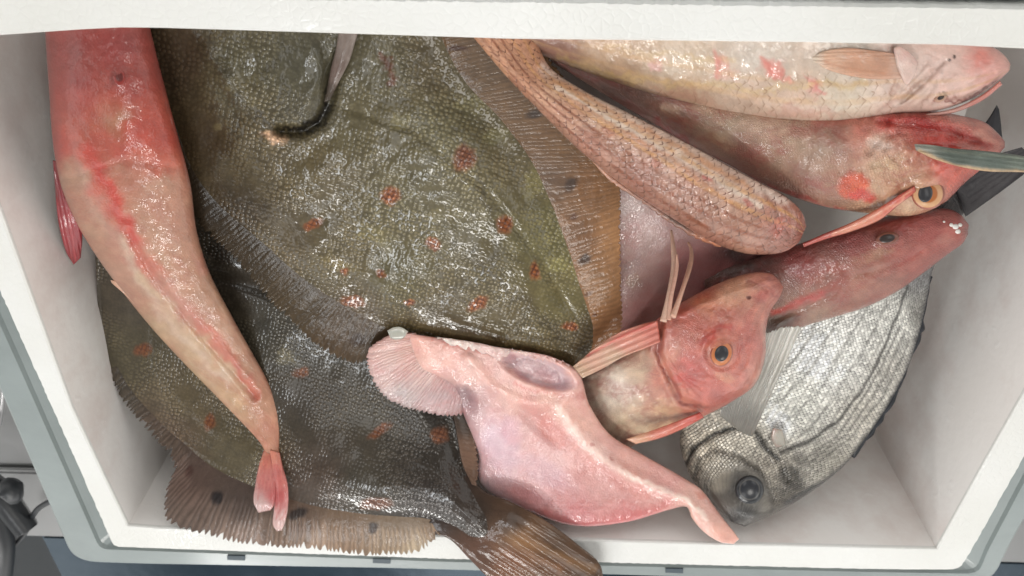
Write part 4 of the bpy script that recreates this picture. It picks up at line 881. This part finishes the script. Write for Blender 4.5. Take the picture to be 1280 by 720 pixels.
slab('pectoral_fin', gc, [((1143, 180), (1145, 188)), ((1165, 181), (1168, 199)), ((1190, 185), (1198, 208)), ((1225, 188), (1232, 214)), ((1260, 192), (1264, 215)), ((1310, 200), (1312, 216))], -.008, [.001, .003, .004, .0035, .003, .002], P_pc, m_plaice_fin, reg='gcp', ends=(.05, .02),
     relief=lambda x, y: .0007 * np.sin((y - x * .14) * 1.1))
slab('pelvic_fin', gc, [((1143, 232), (1146, 240)), ((1120, 246), (1124, 256)), ((1095, 262), (1100, 275)), ((1062, 279), (1066, 289)), ((1030, 292), (1033, 299)), ((1003, 304), (1005, 309))], [-.013, -.014, -.017, -.021, -.024, -.026], .0022,
     Paint([(1130, 245, (198, 92, 76)), (1080, 275, (214, 130, 104)), (1020, 298, (184, 84, 72))], [('l', [(1140, 240), (1098, 270), (1040, 293)], 2.5, (226, 160, 128), .7)]), m_fin, reg='gcv', ends=(.05, .05))

# --- mullets
MG = 'red mullets in the foam box'
mb = thing('red_mullet', 'pale cream mullet along the top rim, head to the right with an orange fin', 'mullet', 0, 0, 0, MG)
mb_ribs = [((610, -20), (640, 55)), ((690, -20), (720, 86)), ((780, -15), (800, 113)), ((860, -10), (870, 131)), ((930, 0), (935, 144)), ((1000, 6), (1000, 151)), ((1060, 10), (1060, 151)), ((1110, 18), (1118, 142)), ((1155, 28), (1168, 139)), ((1200, 42), (1205, 128)), ((1238, 57), (1234, 112)), ((1256, 69), (1254, 96)), ((1263, 80), (1262, 88))]
P_mb = Paint([(700, 70, (150, 112, 98)), (760, 70, (200, 170, 142)), (760, 100, (158, 126, 98)), (850, 80, (214, 196, 176)), (850, 115, (190, 158, 130)), (950, 70, (214, 202, 190)), (950, 120, (206, 178, 158)), (1000, 130, (208, 180, 160)), (1050, 120, (208, 192, 172)), (1070, 70, (212, 204, 194)), (1120, 80, (222, 200, 190)), (1180, 80, (222, 192, 182)), (1230, 80, (220, 160, 150)), (1200, 110, (220, 184, 172)), (1130, 120, (206, 178, 164))],
             [('b', 905, 78, 12, 16, 0, (220, 156, 144), .7), ('b', 905, 94, 20, 12, 0, (222, 176, 162), .6), ('b', 966, 84, 18, 16, 20, (226, 142, 130), .8), ('b', 1018, 112, 12, 14, 40, (222, 150, 144), .7), ('b', 822, 80, 14, 8, 20, (220, 160, 156), .6), ('l', [(700, 72), (780, 96), (860, 108), (960, 112), (1080, 104)], 7, (208, 178, 118), .5), ('l', [(760, 60), (860, 72), (920, 74)], 6, (214, 184, 130), .4),
              ('b', 1085, 66, 0.1, 0.1, 0, (0, 0, 0), 0), ('b', 1232, 76, 16, 13, -20, (220, 130, 118), .7), ('l', [(1170, 128), (1205, 122), (1235, 110), (1252, 100)], 3.5, (140, 72, 62), .8), ('l', [(1130, 122), (1160, 96), (1180, 80)], 4, (172, 140, 128), .5), ('l', [(1115, 132), (1150, 105)], 4, (160, 130, 118), .5), ('l', [(1148, 136), (1172, 108)], 3.5, (150, 118, 104), .5),
              ('l', [(1116, 64), (1122, 90), (1114, 118)], 4, (178, 138, 122), .6), ('s', 1187, 75, 2.6, 2.2, 0, (70, 50, 46), .9), ('s', 1193, 71, 2.4, 3, 0, (60, 44, 40), .9), ('b', 1178, 124, 8, 5, -20, (92, 66, 58), .8), ('r', 6, (206, 166, 116), .3, .6, .95), ('b', 860, 122, 60, 8, 8, (190, 140, 120), .5), ('b', 1000, 140, 70, 8, 0, (196, 146, 130), .5), ('l', [(895, 62), (902, 84), (898, 100)], 7, (224, 140, 130), .6), ('l', [(955, 70), (966, 90), (985, 100)], 8, (226, 130, 118), .6), ('l', [(1010, 100), (1022, 116), (1030, 122)], 5, (214, 124, 120), .6)], warp=9, mottle=.14, gain=np.array([1.03, 1.0, .98]), bare=[(1195, 90, 85, 75, 0, .25), (950, 55, 330, 45, 0, .4), (760, 60, 200, 45, 12, .5)])
def relief_mb(x, y):
    r = .0004 * fbm(x / 6, y / 6) + .0010 * fbm(x / 16, y / 16)
    for l_, a in (([(1116, 60), (1124, 90), (1114, 125)], -.0016), ([(1128, 128), (1160, 96), (1180, 76)], -.0014), ([(1112, 136), (1150, 106)], -.0012), ([(1148, 138), (1174, 108)], -.0012), ([(1168, 130), (1205, 124), (1238, 110), (1255, 99)], -.0030), ([(1108, 128), (1135, 112), (1160, 84)], .0016), ([(1120, 136), (1150, 118), (1175, 92)], .0014), ([(1135, 138), (1165, 114), (1195, 96)], .0010), ([(1195, 116), (1220, 104), (1240, 90)], -.0012), ([(1100, 140), (1118, 126), (1130, 112)], -.0016)):
        d, _ = segdist(x, y, l_); r += a * np.exp(-(d / 3.2)**2)
    return r
slab('body', mb, mb_ribs, -.025, [.006, .010, .014, .016, .017, .018, .018, .018, .017, .014, .010, .007, .004], P_mb, m_mullet_pale, ends=(.02, .04), relief=relief_mb, reg='mb', back=.6)
slab('pectoral_fin', mb, [((1014, 72), (1014, 76)), ((1030, 64), (1034, 87)), ((1060, 60), (1062, 95)), ((1090, 63), (1092, 99)), ((1130, 68), (1130, 98))], [-.0095, -.0085, -.008, -.0075, -.0085], .0012,
     Paint([(1018, 74, (216, 196, 176)), (1035, 76, (214, 166, 136)), (1070, 80, (204, 152, 122)), (1105, 82, (196, 146, 118)), (1128, 80, (206, 170, 150))], [('l', [(1030, 78), (1070, 88), (1105, 92)], 3, (190, 130, 96), .5)], warp=2), m_fin, reg='mbp', ends=(.1, .1), relief=lambda x, y: .0003 * np.sin(y * 1.3 + x * .02))
slab('gill_cover', mb, [((1117, 60), (1121, 84)), ((1126, 58), (1132, 106)), ((1138, 66), (1140, 100)), ((1148, 78), (1146, 88))], [-.0075] * 4, .002, Paint([(1125, 70, (226, 200, 188)), (1135, 90, (216, 186, 174))]), m_flesh, reg='mbg', ends=(.2, .3))
dome('eye', mb, 'mb', 1176, 122, 9, 5, -25, .001, lambda rr, a: np.where((rr < .5)[:, None], srgb((58, 48, 44)), srgb((178, 140, 120))) * np.ones((len(rr), 3)), m_eye, lift=.0003)
slab('barbel', mb, [((1150, 143), (1152, 146)), ((1190, 136), (1192, 141)), ((1225, 120), (1228, 126)), ((1250, 101), (1253, 106))], [-.024, -.022, -.020, -.018], .0022, Paint([(1180, 140, (206, 158, 146)), (1230, 115, (204, 132, 120))]), m_fin, reg='mbb', ends=(.1, .1))

def relief_ma(x, y):
    r = .0016 * fbm(x / 18, y / 18) + .0009 * fbm(x / 7, y / 7) * sstep((x - 930) / 40)
    for l_, a in (([(958, 240), (972, 262), (972, 285), (958, 308)], -.0018), ([(978, 250), (990, 270), (988, 292)], -.0010), ([(640, 85), (720, 150), (800, 222), (880, 280)], .0008)):
        d, _ = segdist(x, y, l_); r += a * np.exp(-(d / 3.5)**2)
    return r
ma = thing('red_mullet', 'scaly copper pink mullet lying diagonally over the large plaice, tail at the top rim', 'mullet', 0, 0, 0, MG)
ma_ribs = [((640, 0), (545, -12)), ((668, 45), (590, 45)), ((688, 84), (632, 95)), ((730, 113), (680, 145)), ((790, 143), (726, 190)), ((850, 174), (780, 233)), ((905, 204), (838, 272)), ((950, 228), (890, 303)), ((978, 243), (930, 317)), ((996, 257), (965, 318)), ((1005, 270), (985, 313)), ((1008, 283), (999, 303))]
P_ma = Paint([(600, 20, (196, 138, 104)), (630, 60, (200, 142, 108)), (660, 100, (200, 140, 106)), (700, 110, (206, 160, 128)), (700, 140, (196, 140, 112)), (760, 150, (206, 166, 138)), (740, 180, (180, 124, 104)), (800, 180, (198, 150, 128)), (850, 190, (206, 170, 150)), (800, 220, (160, 106, 90)), (860, 230, (182, 130, 110)), (870, 270, (160, 110, 90)), (920, 240, (196, 156, 136)), (920, 290, (168, 118, 96)), (970, 270, (170, 112, 92)), (990, 290, (156, 90, 74)), (900, 200, (200, 160, 138))],
             [('l', [(680, 84), (745, 122), (840, 170), (930, 218), (980, 250)], 11, (232, 206, 192), .85), ('l', [(690, 100), (760, 136), (850, 186), (940, 236)], 6, (214, 146, 92), .5), ('l', [(695, 112), (780, 155), (870, 206), (950, 256)], 8, (228, 204, 186), .75), ('l', [(740, 170), (800, 215), (860, 255), (920, 290)], 20, (140, 84, 60), .5), ('l', [(700, 118), (780, 163), (860, 213), (930, 265)], 4, (196, 126, 76), .5), ('l', [(640, 100), (690, 152), (750, 208), (800, 245), (860, 285), (910, 308)], 10, (146, 84, 68), .5),
              ('b', 885, 222, 8, 5, 40, (180, 70, 54), .8), ('b', 935, 252, 10, 5, 50, (178, 74, 58), .7), ('r', 7, (136, 70, 42), .6, .4, 1.0), ('r', 5, (206, 146, 88), .5, .08, .5), ('b', 760, 165, 12, 7, 30, (176, 96, 70), .5), ('b', 975, 285, 14, 20, 30, (176, 86, 70), .6), ('b', 820, 205, 12, 6, 40, (176, 96, 74), .5)], warp=4, mottle=.16, gain=np.array([1.02, 1.06, 1.06]))
slab('body', ma, ma_ribs, [-.026, -.023, -.020, -.016, -.014, -.013, -.013, -.014, -.015, -.016, -.017, -.018], [.004, .006, .009, .013, .017, .019, .021, .021, .020, .018, .014, .008], P_ma, m_mullet, ends=(.0, .16), reg='ma', prof=2.2, relief=relief_ma)
slab('anal_fin', ma, [((738, 196), (742, 205)), ((765, 220), (762, 228)), ((800, 245), (795, 250)), ((835, 268), (829, 275)), ((870, 290), (862, 296)), ((905, 306), (898, 310))], -.0135, .0012, Paint([(740, 200, (196, 138, 110)), (840, 268, (150, 102, 82)), (900, 305, (190, 120, 84))], [('b', 845, 275, 24, 6, 30, (84, 66, 56), .7)]), m_fin, rays_n=16, ray_h=.0003, tip=2, reg='maf', ends=(.1, .1))

# E: front gurnard
ge = thing('gurnard', 'pinkish gurnard head at centre right, orange eye, two thin feelers pointing up', 'gurnard', 0, 0, 0, GG)
ge_ribs = [((680, 500), (735, 610)), ((720, 474), (776, 568)), ((742, 462), (800, 554)), ((772, 447), (840, 539)), ((798, 426), (880, 521)), ((818, 401), (916, 502)), ((846, 381), (944, 481)), ((882, 361), (957, 446)), ((915, 347), (958, 412)), ((943, 340), (964, 388)), ((964, 342), (976, 369)), ((974, 350), (979, 359))]
P_ge = Paint([(740, 490, (200, 178, 164)), (770, 490, (230, 216, 206)), (790, 530, (220, 196, 170)), (830, 520, (210, 180, 144)), (800, 460, (204, 176, 152)), (830, 480, (206, 128, 108)), (850, 500, (206, 120, 98)), (860, 465, (204, 84, 78)), (880, 490, (200, 98, 88)), (830, 430, (192, 112, 96)), (860, 400, (190, 98, 84)), (880, 375, (196, 122, 90)), (920, 365, (196, 140, 112)), (950, 360, (202, 130, 110)), (965, 355, (208, 128, 112)), (930, 400, (196, 110, 98)), (920, 460, (202, 108, 92)), (945, 430, (192, 106, 96)), (890, 510, (196, 96, 82)), (945, 470, (196, 120, 104))],
             [('l', [(880, 430), (892, 415), (912, 408)], 9, (176, 44, 38), .7), ('b', 950, 372, 14, 10, -30, (186, 70, 70), .5), ('b', 855, 478, 22, 12, 20, (214, 70, 64), .7), ('b', 903, 441, 24, 22, 0, (200, 118, 82), .6), ('b', 745, 480, 10, 16, 40, (150, 120, 100), .6), ('l', [(785, 552), (830, 540), (870, 526)], 6, (186, 62, 50), .7), ('b', 880, 372, 20, 7, -30, (200, 96, 62), .5),
              ('l', [(826, 402), (822, 440), (835, 470), (850, 500), (880, 512)], 4, (140, 44, 40), .7), ('l', [(955, 400), (960, 440), (945, 478)], 5, (214, 150, 136), .6), ('b', 930, 385, 20, 8, -40, (206, 150, 130), .4), ('s', 936, 372, 4, 3, 0, (110, 50, 46), .8), ('l', [(938, 352), (958, 362), (972, 372)], 3, (150, 70, 64), .6), ('b', 905, 470, 18, 8, 20, (220, 160, 130), .5), ('b', 840, 440, 14, 22, 10, (210, 140, 120), .5), ('b', 870, 420, 12, 8, 0, (206, 150, 128), .4), ('b', 925, 400, 16, 8, -30, (210, 140, 124), .5), ('b', 840, 505, 14, 7, 30, (220, 180, 150), .5)], warp=7, mottle=.3, gain=np.array([.98, .96, .88]))
def relief_ge(x, y):
    r = .0014 * fbm(x / 20, y / 20) + .0007 * fbm(x / 5, y / 5)
    r += .0035 * blobf(x, y, 902, 440, 30, 26, 0, 1)
    d, _ = segdist(x, y, [(826, 402), (822, 440), (835, 470), (850, 500), (880, 512)]); r += -.0030 * np.exp(-(d / 3.5)**2) + .0012 * np.exp(-((d - 8) / 4)**2)
    d, _ = segdist(x, y, [(872, 447), (885, 420), (915, 405)]); r += .0012 * np.exp(-(d / 6)**2) 
    d, _ = segdist(x, y, [(935, 350), (958, 362), (972, 374)]); r += -.0008 * np.exp(-(d / 4)**2)
    # bony plates: striations fanning over the cheek and snout, folds round the eye
    rr = np.hypot(x - 903, y - 441)
    r += .0007 * np.exp(-((rr - 24) / 3.0)**2) - .0007 * np.exp(-((rr - 19) / 3)**2) - .0005 * np.exp(-((rr - 31) / 3)**2)
    an = np.arctan2(y - 470, x - 850)
    r += .0005 * np.sin(an * 22 + 3 * fbm(x / 20, y / 20)) * blobf(x, y, 855, 470, 42, 34, 30, .6)
    d, _ = segdist(x, y, [(850, 392), (890, 376), (930, 362), (960, 352)]); r += .0010 * np.exp(-(d / 5)**2)
    d, _ = segdist(x, y, [(935, 420), (950, 400), (958, 378)]); r += -.0009 * np.exp(-(d / 4)**2)
    r += -.0016 * blobf(x, y, 936, 372, 4, 3, 0, 1)
    r += .0012 * fbm(x / 7, y / 7) * blobf(x, y, 950, 365, 34, 26, -30, .8)
    return r
slab('body', ge, ge_ribs, [-.048, -.042, -.036, -.030, -.024, -.018, -.017, -.018, -.018, -.018, -.018, -.018], [.010, .013, .016, .020, .024, .025, .024, .021, .016, .011, .007, .004], P_ge, m_gurnard, ends=(.0, .04), relief=relief_ge, reg='ge', prof=2.3)
eye(ge, 'ge', 902, 442, 14, 17, 20, 8.5, 10, 20, (176, 84, 40), (196, 120, 76), H=.0022)
P_gp = Paint([(820, 408, (206, 110, 92)), (780, 425, (210, 128, 108)), (740, 445, (214, 160, 136)), (725, 468, (196, 158, 126)), (770, 450, (200, 164, 136))], [('l', [(815, 406), (780, 418), (735, 445)], 3, (206, 70, 58), .7)], warp=1.5)
slab('pectoral_fin', ge, [((822, 400), (826, 428)), ((800, 406), (806, 436)), ((775, 415), (780, 446)), ((750, 430), (755, 460)), ((716, 458), (728, 473))], [-.004, -.006, -.009, -.012, -.014], [.002, .0022, .0022, .002, .0012], P_gp, m_fin, reg='gep', ends=(.02, .06), prof=4,
     relief=lambda x, y: .0009 * np.sin((y + x * .42) * .75))
fl1 = tube('feeler', ge, [(829, 402, .004), (835, 375, -.004), (843, 335, -.018), (841, 305, -.028), (839, 288, -.034)], [.0018, .0014, .0018, .0012, .0006], m_fin, (206, 168, 148))
fl3 = tube('feeler', ge, [(836, 400, .004), (838, 375, -.003), (846, 335, -.016), (846, 318, -.02)], [.0013, .0012, .0010, .0005], m_fin, (204, 158, 138))
fl2 = tube('feeler', ge, [(841, 396, .004), (852, 365, -.008), (863, 330, -.024), (864, 312, -.032), (860, 303, -.036)], [.0016, .0012, .0013, .0009, .0005], m_fin, (208, 164, 142))
slab('pelvic_fin', ge, [((782, 549), (795, 555)), ((815, 538), (822, 549)), ((845, 527), (850, 538)), ((875, 515), (880, 522))], [-.012] * 4, .0025, Paint([(790, 550, (216, 160, 126)), (830, 543, (208, 110, 88)), (870, 520, (202, 84, 70))]), m_fin, reg='gev', ends=(.1, .1), relief=lambda x, y: .0005 * np.sin((y + x * .35) * 1.2))

# A: big left gurnard
ga = thing('gurnard', 'large orange red gurnard down the left wall, its pink tail on the dark plaice', 'gurnard', 0, 0, 0, GG)
ga_ribs = [((52, -40), (172, -50)), ((56, 40), (188, 35)), ((60, 100), (204, 100)), ((66, 180), (222, 168)), ((76, 232), (238, 228)), ((92, 272), (246, 288)), ((115, 312), (262, 340)), ((146, 356), (290, 395)), ((186, 406), (315, 440)), ((226, 450), (334, 475)), ((266, 491), (346, 508)), ((300, 526), (350, 538)), ((324, 552), (349, 560)), ((332, 566), (350, 570))]
P_ga = Paint([(90, 60, (154, 66, 60)), (150, 60, (158, 68, 64)), (190, 80, (170, 76, 66)), (100, 110, (154, 60, 54)), (160, 110, (158, 58, 50)), (80, 180, (188, 74, 60)), (140, 150, (176, 104, 74)), (180, 170, (192, 66, 48)), (210, 180, (186, 74, 58)), (120, 180, (182, 80, 60)), (150, 190, (192, 78, 60)), (200, 205, (196, 92, 70)), (90, 220, (188, 140, 114)), (150, 210, (182, 120, 96)), (200, 230, (190, 140, 114)), (220, 280, (188, 134, 110)), (180, 280, (192, 140, 112)), (120, 290, (194, 142, 116)), (200, 330, (192, 142, 114)), (160, 340, (196, 140, 116)), (250, 380, (186, 134, 108)), (200, 400, (206, 164, 130)), (280, 420, (190, 142, 114)), (250, 450, (210, 170, 132)), (300, 460, (190, 140, 112)), (290, 500, (212, 166, 128)), (325, 500, (198, 138, 108)), (335, 545, (212, 142, 112))],
             [('l', [(110, 190), (125, 225), (148, 265), (172, 300)], [16, 28, 26, 18], (208, 62, 48), .7), ('l', [(165, 295), (180, 325), (215, 372), (260, 420), (300, 468), (322, 498)], [20, 15, 12, 13, 17, 10], (210, 88, 68), .7), ('l', [(124, 205), (150, 262), (168, 298)], 13, (214, 48, 38), .5), ('l', [(150, 300), (190, 370), (240, 430), (285, 475)], 9, (226, 190, 166), .65), ('b', 215, 380, 26, 60, -38, (206, 158, 138), .5), ('l', [(200, 300), (240, 380), (290, 440)], 12, (198, 132, 100), .35), ('l', [(175, 340), (215, 395), (260, 440), (300, 480)], 9, (218, 178, 142), .5),
              ('b', 149, 97, 12, 15, -15, (120, 48, 42), .8, .9), ('b', 140, 145, 26, 14, 10, (176, 128, 100), .6), ('b', 175, 170, 30, 20, 20, (194, 78, 60), .6), ('b', 72, 170, 10, 60, 0, (176, 84, 76), .5), ('b', 255, 330, 14, 24, 30, (182, 110, 94), .5), ('b', 120, 130, 60, 30, 0, (186, 76, 60), .5), ('b', 185, 140, 30, 40, 0, (180, 72, 56), .5)], warp=10, jag=.45, mottle=.16, gain=np.array([.88, .93, .92]))
def relief_ga(x, y):
    r = .0014 * fbm(x / 26, y / 26) + .0006 * fbm(x / 8, y / 8)
    d, _ = segdist(x, y, [(160, 290), (185, 335), (225, 390), (270, 440), (318, 495)]); r += -.0014 * np.exp(-(d / 4)**2) + .0010 * np.exp(-((d - 9) / 5)**2)
    d, _ = segdist(x, y, [(66, 230), (110, 215), (160, 200), (215, 210)]); r += -.0010 * np.exp(-(d / 5)**2)
    r += .0018 * blobf(x, y, 148, 95, 22, 22, 0, 1)
    return r
slab('body', ga, ga_ribs, [-.034, -.026, -.021, -.019, -.020, -.022, -.025, -.028, -.030, -.029, -.026, -.021, -.016, -.014], [.022, .022, .023, .023, .022, .020, .018, .016, .013, .010, .007, .005, .0035, .003], P_ga, m_gurnard_soft, ends=(0, .0), relief=relief_ga, reg='ga')
dome('eye', ga, 'ga', 149, 96, 8, 11, -15, .0007, lambda rr, a: np.where((rr < .6)[:, None], srgb((70, 24, 20)), srgb((130, 44, 36))) * np.ones((len(rr), 3)), m_gurnard_soft, lift=-.0002)
P_gt = Paint([(335, 570, (214, 130, 104)), (338, 600, (210, 130, 122)), (325, 630, (216, 184, 180)), (350, 600, (212, 120, 110)), (352, 650, (216, 178, 172)), (343, 620, (200, 90, 90))], [('l', [(330 + a, 570), (322 + 2.6 * a, 625)], 1.6, (196, 96, 92), .5) for a in (0, 2, 4, 6, 8)] + [('l', [(342 + a * .8, 580), (345 + 1.6 * a, 650)], 1.6, (192, 80, 78), .5) for a in (0, 2, 4, 6, 8)], warp=1.5, mottle=.12)
ztf = [-.0155, -.010, -.003, .004, .006]
slab('tail_fin', ga, [((330, 562), (342, 566)), ((324, 580), (345, 582)), ((319, 606), (345, 606)), ((317, 628), (343, 630)), ((323, 641), (338, 638))], ztf, [.003, .0022, .0018, .0015, .0008], P_gt, m_fin, reg='gat', ends=(.0, .12), relief=lambda x, y: .0004 * np.sin(x * 1.5 - y * .1))
slab('tail_fin', ga, [((336, 562), (350, 566)), ((340, 582), (354, 584)), ((343, 610), (360, 608)), ((342, 638), (360, 636)), ((341, 656), (356, 654)), ((346, 664), (352, 663))], [-.014, -.009, -.002, .005, .009, .010], [.003, .0025, .002, .0018, .001, .0006], P_gt, m_fin, reg='gau', ends=(.0, .08), relief=lambda x, y: .0004 * np.sin(x * 1.1 - y * .1))
slab('pectoral_fin', ga, [((66, 200), (78, 204)), ((69, 240), (86, 240)), ((73, 280), (100, 272)), ((82, 314), (103, 298)), ((92, 331), (101, 322))], [-.022, -.024, -.027, -.032, -.036], .002, Paint([(75, 220, (130, 34, 42)), (90, 290, (156, 38, 48)), (96, 322, (150, 40, 46))], [('l', [(80, 230), (88, 280), (95, 325)], 2, (190, 70, 74), .6)], warp=1), m_fin, reg='gap', ends=(.05, .1), relief=lambda x, y: .0006 * np.sin(x * 1.2 - y * .25))
slab('dorsal_fin', ga, [((138, 350), (150, 352)), ((140, 354), (158, 366)), ((150, 362), (168, 380)), ((160, 366), (176, 388))], [-.026] * 4, .001, Paint([(150, 360, (212, 164, 136))]), m_fin, reg='gad', ends=(.1, .1))

# ------------------------------------------------------------------ clamp and cable beside the crate
cl = thing('black_clamp', 'black clamp with a knob, on the steel counter at the bottom left corner', 'clamp', 0, 0, 0)
tube('arm', cl, [(-30, 590, -.12), (0, 618, -.11), (34, 662, -.10)], [.010, .011, .010], m_black, seg=6)
tube('lower_arm', cl, [(-10, 640, -.12), (2, 680, -.11), (-4, 730, -.11)], [.014, .011, .013], m_black, seg=8)
tube('knob', cl, [(8, 604, -.095), (14, 612, -.09), (18, 622, -.095)], [.006, .009, .006], m_black, seg=8)
tube('jaw', cl, [(28, 640, -.12), (26, 660, -.13), (10, 690, -.14)], [.003, .003, .003], m_black, seg=6)
cb = tag(tube('cable', None, [(75, 624, -.06), (60, 628, -.08), (44, 640, -.10), (30, 668, -.12), (12, 690, -.12), (-6, 740, -.12)], .0022, m_black), 'thin black cable curving from behind the crate down past the clamp', 'cable')
tag(tube('steel_rod', None, [(4, 480, -.15), (2, 505, -.15), (-2, 530, -.15)], .0025, m_steel), 'thin bright metal rod at the left edge beside the crate', 'rod')

# bases of the things: put every empty at its fish, keeping the parts where they are
bpy.context.view_layer.update()
for o in [x for x in COL.objects if x.type == 'EMPTY']:
    kids = [c for c in o.children]
    cs = []
    for c in kids:
        bb = [Vector(b) for b in c.bound_box]; cs += bb
    if not cs: continue
    ctr = Vector((sum(b.x for b in cs) / len(cs), sum(b.y for b in cs) / len(cs), min(b.z for b in cs)))
    o.location = ctr
    for c in kids:
        c.data.transform(Matrix.Translation(-ctr))
        for g in c.children: g.data.transform(Matrix.Translation(-ctr))
